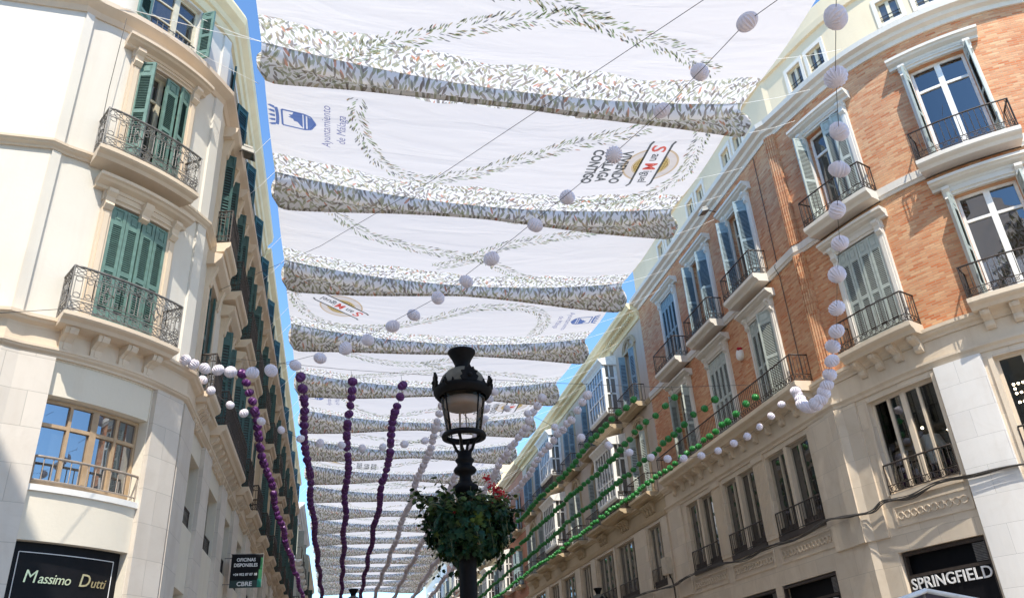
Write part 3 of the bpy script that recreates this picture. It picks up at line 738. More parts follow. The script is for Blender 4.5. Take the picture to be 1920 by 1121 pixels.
# ================================================================ RIGHT: buildings farther down the street
def far_building(name, label, P, s0, s1, H, wallm, trimm, shm, seed, step=3.6, floors=(9.5, 13.5, 16.6), base="marble_beige", loc=None, bays=(), attic=None, groundw=True, frm="frame_cream"):
    rnd = random.Random(seed)
    B = thing(name, label, "building", loc)
    n = max(1, int((s1 - s0) / step)); cs = [s0 + (s1 - s0) * (i + .5) / n for i in range(n)]
    fl = [z for z in floors if z + 2.9 < H]
    ops = [(c - .55, c + .55, z + .1, z + 2.5) for c in cs for z in fl]
    ops += [(c - 1.1, c + 1.1, 5.6, 7.6) for c in cs] + [(c - 1.3, c + 1.3, 0, 4.2) for c in cs]
    wall(P, s0, s1, 8.3, H, [o for o in ops if o[2] > 8]).build("wall", wallm, B)
    wall(P, s0, s1, 0, 8.3, [o for o in ops if o[2] < 8]).build("stone_base", base, B)
    q = MB(); a, t, nn = P.frame((s0 + s1) / 2)
    c4 = [P(s0, 0, 0), P(s1, 0, 0), P(s1, -14, 0), P(s0, -14, 0)]
    for i in (1, 2, 3):
        p, r = c4[i], c4[(i + 1) % 4]; U = Vector((0, 0, H)); L = (r - p).length
        q.face([p, r, r + U, p + U], [(0, 0), (L, 0), (L, H), (0, H)])
    U = Vector((0, 0, H)); q.face([p + U for p in c4]); q.build("side_wall", wallm, B)
    q = MB(); q.sweep(prof_mould(H - .45, H, .5), s0, s1, P); q.sweep(prof_mould(H - .7, H - .6, .12), s0, s1, P); q.build("cornice", trimm, B)
    q = MB(); q.sweep(prof_mould(8.3, 8.6, .2), s0, s1, P)
    for z in fl[1:]: q.sweep(prof_mould(z - .25, z - .05, .1), s0, s1, P)
    q.build("string_course", trimm, B)
    for c in cs:
        for j, z in enumerate(fl):
            if (c_idx := cs.index(c)) in bays and j < 2: bay(B, P, c, z + .1, z + 2.8, 2.4); continue
            o = window(B, P, c, 1.1, z + .1, z + 2.5, frm, "glass_dark", trans=.25)
            m = MB(); [m.box(x, x + .14, -.02, .06, z, z + 2.5, P) for x in (c - .69, c + .55)]; m.sweep(prof_mould(z + 2.55, z + 2.8, .22), c - .8, c + .8, P); m.build("window_surround", trimm, B)
            m = MB(); 
            for sd, s_ in ((1, c - .55), (-1, c + .55)):
                leaf(m, P, s_, radians(rnd.choice((85, 95, 170, 0))), .5, z + .12, z + 2.48, sd, lou=False)
            m.build("shutter", [shm, "iron_black"], o)
            if j < 2: balcony(B, P, c - .95, c + .95, .5, z - .15, z + .05, z + .95, trimm, "far", "iron_brown")
        o = window(B, P, c, 2.2, 5.6, 7.6, "frame_taupe", "glass_grey", cols=3, trans=0, fw=.09)
        q = MB(); q.box(c - 1.3, c + 1.3, -.26, -.22, 0, 4.2, P); q.build("shop_glazing", "glass_dark", B)
    return B
far_building("townhouse", "terracotta red building with white bay windows beyond the cream one on the right", PR, -52, -39.75, 18.4, "plaster_red", "plaster_ochre", "shutter_blue", 3, 3.4, loc=(13.5, 59, 0), bays=(1,))
far_building("townhouse", "tall ochre building standing higher than its neighbours on the right side of the street", PR, -68, -52.05, 22.3, "plaster_yellow", "plaster_ochre", "shutter_grey", 4, 3.6, floors=(9.5, 13.5, 17.6), loc=(13.5, 71.6, 0), bays=(1, 3))
far_building("townhouse", "pinkish building with dark balconies far down the right side", PR, -86, -68.05, 18.6, "plaster_red", "plaster_pale", "shutter_grey", 5, 3.6, loc=(13.5, 87.6, 0), bays=(2,))
far_building("townhouse", "pale building with a glazed white bay in the far right distance", PR, -112, -86.05, 19.4, "plaster_white", "plaster_pale", "shutter_grey", 6, 4.2, loc=(13.5, 105.6, 0), bays=(0, 2, 4), frm="frame_white")

# ================================================================ LEFT: curved corner building
B = thing("pale_building", "pale plaster corner building with green shutters and ornate iron balconies on a rounded corner", "building", (-3.3, 16.5, 0))
EL = 11.0
LC = [1.6, 4.35, 7.4, 10.2]
ca, cb = -2.42, -1.16; cc_ = (ca + cb) / 2; cw = cb - ca
ops = [(ca, cb, 8.2, 10.92), (ca, cb, 12.0, 14.66), (ca, cb, 15.75, 17.3)]
ops += [(c - .55, c + .55, a, b) for c in LC for a, b in ((8.2, 10.9), (12.0, 14.6), (15.85, 17.2))]
wall(PL, -12, EL, 7.6, 17.5, ops).build("wall", "plaster_cream", B)
recs = [(1.36, 3.08), (4.3, 6.5), (7.7, 9.6)]
bops = [(-2.82, -.83, 5.3, 7.48, .28), (-2.82, -.83, 0, 4.42, .22)] + [(a, b, 5.5, 7.0, .3) for a, b in recs] + [(a, b, 0, 4.2, .3) for a, b in recs]
wall(PL, -12, EL, 0, 7.6, bops, d=0).build("stone_base", "plaster_pale", B)
q = MB()
for a, b in ((-12, -3.78), (-3.7, -2.84), (-.81, -.04), (.04, 1.34), (3.1, 4.28), (6.52, 7.68), (9.62, 10.98)): q.box(a, b, -.02, .1, 0, 7.5, PL)
q.build("pilaster", "marble_left", B)
m = MB(); m.sweep(prof_mould(7.505, 7.66, .16), -12, EL, PL, .5); m.sweep([(-.02, 7.662), (.1, 7.662), (.1, 7.95), (-.02, 7.95)], -12, EL, PL, .5); m.sweep(prof_mould(7.952, 8.16, .26), -12, EL, PL, .5); m.build("entablature", "plaster_trim", B)
m = MB(); m.sweep(prof_mould(11.66, 11.84, .15), -12, EL, PL, .5); m.build("string_course", "plaster_trim", B)
m = MB(); m.sweep([(-.02, 15.3), (.04, 15.3), (.09, 15.42), (.2, 15.5), (.27, 15.56), (.27, 15.68), (-.02, 15.74)], -12, EL, PL, .5); m.build("ledge", "plaster_trim", B)
m = MB(); m.sweep([(-.02, 17.35), (.07, 17.38), (.1, 17.6), (.16, 17.64), (.19, 17.8), (.33, 17.95), (.36, 18.15), (.3, 18.3), (-1.5, 18.5), (-1.5, 17.3)], -12, EL, PL, .5); m.build("cornice", "plaster_yellow", B)
# flat kink piers
for a, b in ((-3.66, -3.5), (-.3, -.02)):
    for z0, z1 in ((8.18, 11.64), (11.86, 15.28), (15.76, 17.34)): q = MB(); q.box(a, b, -.02, .06, z0, z1, PL); q.build("pier", "plaster_cream", B)
SG = ["shutter_green", "shutter_dark"]
for z0, z1, hz, k in ((8.2, 10.92, (11.16, 11.4), 1), (12.0, 14.66, (14.86, 15.1), 2)):
    o = window(B, PL, cc_, cw, z0, z1, "frame_cream", "glass_dark", d=-.2, trans=.25)
    surround(B, PL, cc_, cw, z0 - .05, z1, hz, "plaster_trim", jw=.2, hd=.36, over=.40, key=(k == 1))
    h = cw / 4 - .004
    if k == 1: md = [(1, ca, 0, h), (1, ca + h, 0, h), (-1, cb, 0, h), (-1, cb - h, 0, h)]
    else: md = [(1, ca, 50, h * 1.15), (-1, cb, 14, h), (-1, cb - h, 2, h * 1.1)]
    shut_pair(o, PL, cc_, cw, z0, z1, md, SG, .045)
o = window(B, PL, cc_, cw, 15.75, 17.3, "frame_cream", "glass_dark", d=-.16, trans=0, rows=(.36, .7), fw=.07)
shut_pair(o, PL, cc_, cw, 15.75, 17.3, [(1, ca, 150, .42), (-1, cb, 104, .34)], SG, .045)
q = MB(PL); [q.bar([(x, -.05, 15.8), (x, -.05, 16.15)], .01) for x in [ca + cw * (i + .5) / 9 for i in range(9)]]; q.bar([(ca, -.05, 16.15), (cb, -.05, 16.15)], .014); q.build("guard_rail", "iron_black", o)
balcony(B, PL, -2.98, -1.0, .6, 11.62, 11.82, 12.74, "plaster_trim", "ornate", "iron_grey")
balcony(B, PL, -2.98, -.95, .62, 8.02, 8.2, 9.1, "plaster_trim", "ornate", "iron_grey", corbel=4, cmat="plaster_trim")
# shop window and sign on the curve
o = window(B, PL, -1.83, 1.99, 5.32, 6.84, "frame_tan", "glass_sky", d=-.26, cols=4, trans=.3, fw=.062)
q = MB(); q.box(-2.82, -.83, -.26, -.02, 6.86, 7.48, PL); q.build("lintel_panel", "plaster_pale", B)
q = MB(); q.sweep([(-.3, 5.2), (.05, 5.2), (.05, 5.3), (-.3, 5.34)], -2.84, -.8, PL); q.build("sill", "plaster_white", o)
railing(PL, -2.8, -.85, .02, 5.34, 5.78, 'far', "iron_tan", o, (False, False))
S = thing("shop_sign", "black shop fascia with gold italic MASSIMO DUTTI lettering inside a thin silver border", "shop sign", PL(-1.83, -.15, 4)[:])
q = MB(); q.box(-2.815, -.835, -.21, -.15, 0, 4.415, PL); q.build("sign_board", "sign_black", S)
q = MB(PL)
q.bar([(x, -.14, 4.26) for x in PL.cuts(-2.7, -.98, .3)], .008); q.bar([(-2.7, -.14, 4.26), (-2.7, -.14, 3.0)], .008); q.bar([(-.98, -.14, 4.26), (-.98, -.14, 3.0)], .008); q.build("sign_border", "letter_white", S)
text("M", .28, lambda x, y, z: PL(-2.57 + x, -.135 + z, 3.80 + y), "letter_gold", "lettering", S, ext=.004, shear=.15, offs=0, align='LEFT')
text("assimo", .22, lambda x, y, z: PL(-2.33 + x, -.135 + z, 3.80 + y), "letter_gold", "lettering", S, ext=.004, shear=.22, offs=.001, align='LEFT', spacing=.92)
text("D", .29, lambda x, y, z: PL(-1.63 + x, -.135 + z, 3.80 + y), "letter_gold", "lettering", S, ext=.004, shear=.18, offs=.002, align='LEFT')
text("utti", .22, lambda x, y, z: PL(-1.40 + x, -.135 + z, 3.80 + y), "letter_gold", "lettering", S, ext=.004, shear=.22, offs=.001, align='LEFT', spacing=1.0)
def left_street(B, cols_, near):
    SG = ["shutter_green_shaded", "iron_black"]
    for i, c in enumerate(cols_):
        for z0, z1, fl in ((8.2, 10.9, 0), (12.0, 14.6, 1)):
            o = window(B, PL, c, 1.1, z0, z1, "frame_cream", "glass_dark", trans=.25)
            m = MB(); a, b = c - .55, c + .55
            for x0 in (a - .2, b): m.box(x0, x0 + .2, -.02, .1, z0 - .05, z1 + .02, PL)
            m.box(a - .2, b + .2, -.02, .12, z1 + .02, z1 + .28, PL)
            m.sweep([(-.02, z1 + .28), (.2, z1 + .28), (.34, z1 + .42), (.36, z1 + .52), (-.02, z1 + .62)], a - .34, b + .34, PL)
            for x in (a - .1, b + .1): m.sweep([(-.02, z1 + .28), (.26, z1 + .28), (.2, z1 + .1), (.14, z1 - .2), (-.02, z1 - .3)], x - .09, x + .09, PL)
            m.build("window_surround", "plaster_trim", B)
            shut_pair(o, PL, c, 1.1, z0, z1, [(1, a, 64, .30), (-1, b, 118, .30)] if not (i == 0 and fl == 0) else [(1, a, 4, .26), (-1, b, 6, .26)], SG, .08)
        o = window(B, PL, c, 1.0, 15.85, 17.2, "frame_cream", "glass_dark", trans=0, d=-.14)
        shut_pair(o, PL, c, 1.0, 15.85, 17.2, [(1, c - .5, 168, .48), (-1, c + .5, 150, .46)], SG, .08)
    return
def left_balc(B, spans1, spans2, zoff=0):
    for a, b in spans1: balcony(B, PL, a, b, .48, 7.9, 8.14, 9.02, "plaster_trim", "dense", "iron_brown", corbel=max(4, int((b - a) / .55)), cmat="plaster_trim")
    for a, b in spans2: balcony(B, PL, a, b, .48, 11.6, 11.84, 12.74, "plaster_trim", "dense", "iron_brown")
left_street(B, LC, True)
left_balc(B, [(1.04, 2.25), (3.4, 8.4), (9.4, 10.95)], [(.9, 2.3), (3.4, 5.3), (6.5, 8.3), (9.4, 10.95)])
for a, b in recs:
    o = window(B, PL, (a + b) / 2, b - a, 5.5, 7.0, "frame_taupe", "glass_dark", d=-.28, cols=3, trans=0)
    railing(PL, a + .03, b - .03, -.06, 5.5, 5.95, 'far', "iron_brown", o, (False, False))
    q = MB(); q.box(a, b, -.29, -.25, 0, 4.2, PL); q.build("shop_glazing", "glass_dark", B)
# second left building
B = thing("ochre_building", "long ochre plaster building with green shutters continuing the left side of the street", "building", (-3.3, 27.5, 0))
E2 = 46.0
LC2 = [13.7, 17.8, 22.5, 26.8, 31, 35.2, 39.4, 43.4]
ops = [(c - .55, c + .55, a, b) for c in LC2 for a, b in ((8.2, 10.9), (12.0, 14.6))] + [(c - .5, c + .5, 15.85, 17.2) for c in LC2]
wall(PL, EL + .02, E2, 7.6, 17.4, ops).build("wall", "plaster_ochre", B)
rec2 = [(10.98 + 4.2 * i, 10.98 + 4.2 * i + 2.3) for i in range(8)]
wall(PL, EL + .02, E2, 0, 7.6, [(max(a, EL + .1), b, 5.5, 7.0, .3) for a, b in rec2] + [(max(a, EL + .1), b, 0, 4.2, .3) for a, b in rec2]).build("stone_base", "plaster_pale", B)
q = MB()
for a, b in rec2: q.box(b + .1, b + 1.8, -.02, .1, 0, 7.5, PL)
q.build("pilaster", "marble_left", B)
m = MB(); m.sweep(prof_mould(7.505, 7.66, .16), EL + .02, E2, PL); m.sweep([(-.02, 7.662), (.1, 7.662), (.1, 7.95), (-.02, 7.95)], EL + .02, E2, PL); m.sweep(prof_mould(7.952, 8.16, .26), EL + .02, E2, PL); m.build("entablature", "plaster_trim", B)
m = MB(); m.sweep(prof_mould(11.66, 11.84, .15), EL + .02, E2, PL); m.build("string_course", "plaster_trim", B)
m = MB(); m.sweep([(-.02, 15.3), (.04, 15.3), (.09, 15.42), (.27, 15.56), (.27, 15.68), (-.02, 15.74)], EL + .02, E2, PL); m.build("ledge", "plaster_trim", B)
m = MB(); m.sweep([(-.02, 17.2), (.07, 17.25), (.12, 17.4), (.3, 17.5), (.32, 17.66), (-1.5, 17.8), (-1.5, 17.2)], EL + .02, E2, PL)
x = EL + .5
while x < E2: m.sweep([(-.05, 17.66), (.26, 17.66), (.3, 17.8), (.2, 17.98), (-.05, 17.98)], x, x + .35, PL); x += 2.05
m.build("cornice", "plaster_yellow", B)
left_street(B, LC2, False)
left_balc(B, [(12.7, 14.8), (17, 18.8), (21.6, 23.5), (26, 27.8), (30.1, 31.9), (34.3, 36.1), (38.5, 40.3), (42.5, 44.3)], [(12.7, 14.8), (17, 18.8), (21.6, 23.5), (26, 27.8), (30.1, 31.9), (34.3, 36.1)])
for a, b in rec2:
    a = max(a, EL + .1)
    o = window(B, PL, (a + b) / 2, b - a, 5.5, 7.0, "frame_taupe", "glass_dark", d=-.28, cols=3, trans=0)
    railing(PL, a + .03, b - .03, -.06, 5.5, 5.95, 'far', "iron_brown", o, (False, False))
    q = MB(); q.box(a, b, -.29, -.25, 0, 4.2, PL); q.build("shop_glazing", "glass_dark", B)
far_building("townhouse", "white building with dark balconies beyond the green-shuttered ones on the left", PL, 48.5, 66, 16.8, "plaster_white", "plaster_white", "shutter_grey", 9, 3.4, floors=(9.0, 12.6), loc=(-3.3, 66, 0), base="plaster_white", frm="frame_white")
far_building("townhouse", "tan building with a flat roof at the far end of the left side", PL, 66.05, 92, 15.8, "plaster_ochre", "plaster_pale", "shutter_dark", 10, 3.8, floors=(8.8, 12.2), loc=(-3.3, 84, 0))
# building closing the street, and one behind the camera that the windows mirror
PE = Path([(-30, 128), (0, 128), (14.5, 128)], 1)
far_building("apartment_building", "pale pink building closing the far end of the street", PE, -28, 14, 13.5, "plaster_pale", "trim_white", "shutter_grey", 12, 4.2, floors=(9.2,), loc=(-3, 128, 0))
PB = Path([(40, -22), (0, -22), (-50, -22)], 1)
far_building("apartment_building", "cream building with tiled roof across the square, seen mirrored in the shop window", PB, -30, 48, 13.2, "plaster_pale", "trim_white", "shutter_grey", 13, 5.2, floors=(9.0,), loc=(0, -22, 0))

B = thing("corner_house", "tall pale house behind the viewer's left whose roof edge shades the lower left pilaster", "building", (-12, -4, 0))
m = MB(); pr = [(-24, 0), (-3.6, 0), (-3.6, 19.0), (-7.0, 22.4), (-24, 22.4)]
f0 = [Vector((x, 3.4, z)) for x, z in pr]; f1 = [Vector((x, -12, z)) for x, z in pr]
m.face(f0[::-1]); m.face(f1)
for i in range(5): j = (i + 1) % 5; m.face([f0[i], f0[j], f1[j], f1[i]], [(0, 0), (1, 0), (1, 1), (0, 1)])
m.build("wall", "plaster_pale", B)
for k in range(4):
    for j in range(3):
        m = MB(); x = -7 - 4 * k; z = 5.5 + 5 * j; m.box(x, x + 1.2, 3.4, 3.44, z, z + 2.4); m.build("window", "glass_dark", B)

# ================================================================ AWNINGS over the street
XL, XR, ZA = -2.42, 10.95, 16.8
YLf = lambda i: 15.75 + 5.5 * i
YRf = lambda i: 16.3 + 5.52 * i
def cabY(i, u): return YLf(i) + (YRf(i) - YLf(i)) * u
def cabZ(u): return ZA - .6 * 4 * u * (1 - u)
def awn(i, u, v, off=0):
    """point on panel i (u across the street, v along it, both 0..1)"""
    Y = cabY(i - 1, u) + (cabY(i, u) - cabY(i - 1, u)) * v
    Z = cabZ(u) - .2 * sin(pi * min(1, max(0, v))) - off
    return Vector((XL + (XR - XL) * u, Y, Z))
def awm(i, x, y, off=0):  # metres from the panel's own corner
    u = x / (XR - XL); return awn(i, u, y / 5.5, off)
G0 = [[(.158, .981), (.206, .839), (.271, .744), (.344, .649), (.415, .558), (.48, .513), (.543, .462), (.604, .468)], [(.44, .37), (.497, .395), (.539, .42), (.606, .483), (.686, .536), (.772, .6), (.88, .735)], [(.1, .2), (.2, .33), (.33, .4), (.44, .37), (.55, .25), (.66, .14)]]
G1 = [[(.183, .2), (.18, .317), (.207, .524), (.245, .691), (.331, .766), (.413, .687), (.523, .509), (.63, .341), (.729, .24), (.8, .17)], [(.935, .1), (.94, .191), (.948, .386), (.95, .589), (.898, .759), (.821, .86), (.7, .9)]]
G2 = [[(.12, .2), (.138, .246), (.207, .397), (.29, .462), (.404, .515), (.521, .55), (.632, .75), (.7, .85)], [(.40, .72), (.48, .602), (.567, .383), (.661, .294), (.77, .214), (.86, .15)]]
G3 = [[(.03, .2), (.021, .438), (.062, .715), (.159, .824), (.291, .716), (.418, .513), (.539, .304), (.668, .25), (.761, .335), (.797, .521), (.782, .78)]]
LINK = ["ink_olive", "ink_green", "ink_grey", "ink_orange", "ink_sand"]
def sprig(i, paths, parent, seed, fine=True):
    rnd = random.Random(seed)
    for path in paths:
        m = MB(); pts = [Vector((u * (XR - XL), v * 5.5)) for u, v in path]
        pts = catmull(pts, 5)
        for a, b in zip(pts, pts[1:]):
            L = (b - a).length; t = (b - a).normalized(); n = Vector((-t.y, t.x)); k = max(1, int(L / (.017 if fine else .04)))
            for j in range(k):
                p = a.lerp(b, (j + rnd.random()) / k); side = rnd.choice((-1, 1))
                p = p + n * side * (rnd.choice((0, .08, .16)) + rnd.uniform(0, .07)); ang = rnd.uniform(.3, .85)
                dr = (t * cos(ang) + n * side * sin(ang)); q = Vector((-dr.y, dr.x)); l = rnd.uniform(.11, .21) * (1 if fine else 1.4); wd = l * rnd.uniform(.09, .13) * (1 if fine else 1.3)
                m.m = rnd.choices(range(5), (5, 3, 4, .6, 1.2))[0]
                o_ = .008 + .012 * rnd.random()
                P6 = [p, p + dr * l * .35 + q * wd, p + dr * l * .7 + q * wd * .8, p + dr * l, p + dr * l * .7 - q * wd * .8, p + dr * l * .35 - q * wd]
                m.face([awm(i, c.x, c.y, o_) for c in P6])
        m.build("leaf_print", LINK, parent)
def fr2(i, cx, cy, ang, flip=1):
    """local drawing frame on the fabric, read from below: ang = reading direction, measured as seen from the street"""
    xd = Vector((cos(ang), -sin(ang))); yd = Vector((-sin(ang), -cos(ang)))   # (u, v) metres; v grows away from the viewer = downwards in view
    return lambda x, y, z=0: awm(i, cx + xd.x * x + yd.x * y, cy + xd.y * x + yd.y * y, .03 + z)
def disc(m, F, cx, cy, rx, ry, z, r0=0, n=40, rings=3, gap=0):
    for k in range(rings):
        a = r0 + (1 - r0) * k / rings; b = r0 + (1 - r0) * (k + 1) / rings
        for j in range(n):
            t0, t1 = 2 * pi * j / n, 2 * pi * (j + 1) / n
            if abs(ry * (a + b) / 2 * sin((t0 + t1) / 2)) < gap: continue
            m.face([F(cx + rx * r * cos(t), cy + ry * r * sin(t), z) for r, t in ((a, t0), (b, t0), (b, t1), (a, t1))])
def ribbon(m, F, pts, w, z):
    for (x0, y0), (x1, y1) in zip(pts, pts[1:]):
        L = sqrt((x1 - x0) ** 2 + (y1 - y0) ** 2) or 1; nx, ny = -(y1 - y0) / L * w / 2, (x1 - x0) / L * w / 2
        m.face([F(x0 + nx, y0 + ny, z), F(x1 + nx, y1 + ny, z), F(x1 - nx, y1 - ny, z), F(x0 - nx, y0 - ny, z)])
def badge(i, cx, cy, ang, parent):
    F = fr2(i, cx, cy, ang)
    m = MB()
    m.m = 0; disc(m, F, 0, 0, .82, .92, .0, .92, 90, 2, .36); m.m = 1; disc(m, F, 0, 0, .75, .845, .0, .76, 90, 4, .36)
    m.m = 2; disc(m, F, 0, 0, .52, .585, .0, 0, 90, 14, .36)
    m.m = 0; disc(m, F, 0, 0, .56, .63, .0, .94, 90, 1, .36)
    m.m = 3
    for k in (-.6, -.25, .25, .6):
        for sg in (0, pi): ribbon(m, F, [(k * .50 * cos(t) * (1 if sg == 0 else 1), .575 * sin(t) * (1 if sg == 0 else -1)) for t in [.72 + (pi / 2 - .72) * j / 5 for j in range(6)]], .016, .006)
    for k in (-.46, .46): ribbon(m, F, [(-.5 * sqrt(1 - (k / .585) ** 2), k), (.5 * sqrt(1 - (k / .585) ** 2), k)], .016, .006)
    m.m = 4
    for s in (-1, 1): ribbon(m, F, [(-1.12, s * .36 + .07), (-1.0, s * .36), (1.0, s * .36), (1.12, s * .36 - .09)], .075, .008)
    m.build("round_emblem", ["ink_goldpale", "ink_cream", "ink_gold", "ink_sand", "ink_charcoal"], parent)
    T = lambda x, y, z: F(x, y, .004 + z)
    text("S", .66, lambda x, y, z: T(x - .96, y - .24, z), "ink_red", "lettering", parent, shear=.1, offs=.012, align='LEFT')
    text("an", .44, lambda x, y, z: T(x - .56, y - .13, z), "ink_charcoal", "lettering", parent, offs=.006, align='LEFT', xs=.85)
    text("M", .56, lambda x, y, z: T(x - .12, y - .19, z), "ink_red", "lettering", parent, offs=.02, align='LEFT', xs=.8)
    text("iguel", .44, lambda x, y, z: T(x + .27, y - .13, z), "ink_charcoal", "lettering", parent, offs=.006, align='LEFT', xs=.82)
def slogan(i, cx, cy, ang, parent):
    F = fr2(i, cx, cy, ang)
    for k, s in enumerate(("VIVIENDO", "M\u00c1LAGA", "CONTIGO")):
        text(s, .46, lambda x, y, z, k=k: F(x, y + .36 - k * .46, z), "ink_charcoal", "lettering", parent, offs=.016, xs=.78)
def crest(i, cx, cy, ang, parent):
    F = fr2(i, cx, cy, ang); m = MB(); m.m = 0
    W, H = .34, .46
    sh = [(-W, H), (W, H), (W, -.18), (W * .8, -.36), (0, -H - .04), (-W * .8, -.36), (-W, -.18), (-W, H)]
    ribbon(m, F, [(x * .94, y * .95) for x, y in sh], .055, 0)
    m.face([F(x, y, 0) for x, y in ((.31, .0), (.31, .12), (.2, .16), (.18, .26), (.12, .2), (.08, .27), (.03, .14), (-.04, .12), (-.06, .02), (-.16, -.04), (-.26, -.12), (.31, -.12))])
    m.face([F(x, y, 0) for x, y in ((-.31, -.15), (.31, -.15), (.28, -.21), (-.29, -.21))]); m.face([F(x, y, 0) for x, y in ((-.27, -.25), (.26, -.25), (.2, -.34), (0, -.45), (-.22, -.34))])
    ribbon(m, F, [(-.36 + .09 * j, H + .1 + .03 * (abs(j - 4) / 4) ** 2) for j in range(9)], .09, 0)
    for j in range(5):
        x = -.34 + .17 * j; m.face([F(x - .05, H + .17, 0), F(x + .05, H + .17, 0), F(x * 1.12 + .045, H + .28, 0), F(x * 1.14, H + .36, 0), F(x * 1.12 - .045, H + .28, 0)])
    m.build("town_crest", ["ink_blue"], parent)
def townname(i, cx, cy, ang, parent):
    F = fr2(i, cx, cy, ang)
    for k, s in enumerate(("Ayuntamiento", "de M\u00e1laga")):
        text(s, .36, lambda x, y, z, k=k: F(x, y + .1 - k * .42, z), "ink_navy", "lettering", parent, shear=.12, offs=-.001, align='CENTER', xs=.86)
def valance(i, A, fine):
    """leaf-printed fold of cloth hanging from cable i"""
    m = MB(); NU = 64 if fine else 30; us = [k / NU for k in range(NU + 1)]
    W = XR - XL; rnd = random.Random(i + 50); ph = rnd.uniform(0, 6)
    T = [0, .06, .14, .24, .34, .44, .54, .64, .74, .84, .92, .97, 1]
    def prof(u):
        e = abs(2 * u - 1); h = .47 + .88 * e ** 1.5 + .05 * sin(u * 9 + ph)
        ed = min(u, 1 - u) * W; rr = .55
        if ed < rr: h *= .66 + .34 * sqrt(max(0, 1 - (1 - ed / rr) ** 2))
        bx = (.07 * max(0, 1 - ed / .5)) * (-1 if u < .5 else 1)
        tc = .10 + .72 * (1 - e) ** .7
        Y, Z = cabY(i, u), cabZ(u); row = []
        for t in T:
            y = .26 * (t / tc) ** .8 if t < tc else (.26 - .42 * ((t - tc) / (1 - tc)) ** .9 - .05 * sin(pi * (t - tc) / (1 - tc)))
            y += .018 * sin(u * 95 + ph) * sin(pi * t)
            y *= min(1, h / .7)
            row.append((Vector((XL + W * u + bx * sin(pi * min(1, t * .9)), Y + y, Z - h * t)), t * h))
        yb = row[-1][0].y; zb = row[-1][0].z
        for f in (.08, .3, .65, 1):
            row.append((Vector((XL + W * u + bx * .3 * (1 - f), yb + (Y + .5 - yb) * f ** .6, zb - .03 * (f < .1) + (Z - zb) * f ** 1.5)), h + h * f))
        return row
    R_ = [prof(u) for u in us]
    m.grid([[c[0] for c in r] for r in zip(*R_)], uvf=lambda a, b: (us[min(b, NU)] * W + i * 3.7, R_[min(b, NU)][min(a, len(R_[0]) - 1)][1] + i * 1.3))
    m.build("valance", "canvas_leaf", A)
    q = MB(); q.bar([(XL + W * u, cabY(i, u), cabZ(u) + .01) for u in us[::4]], .014, k=5); q.build("cable", "rope", A)
ORD = ["first", "second", "third", "fourth", "fifth", "sixth", "seventh", "eighth", "ninth", "tenth", "eleventh", "twelfth", "thirteenth", "fourteenth", "fifteenth", "sixteenth", "seventeenth", "eighteenth", "nineteenth", "twentieth"]
NA = 18
def wobble(u, i, s): return .07 * sin(u * 17 + i * 2 + s) + .04 * sin(u * 41 + i + s * 3)
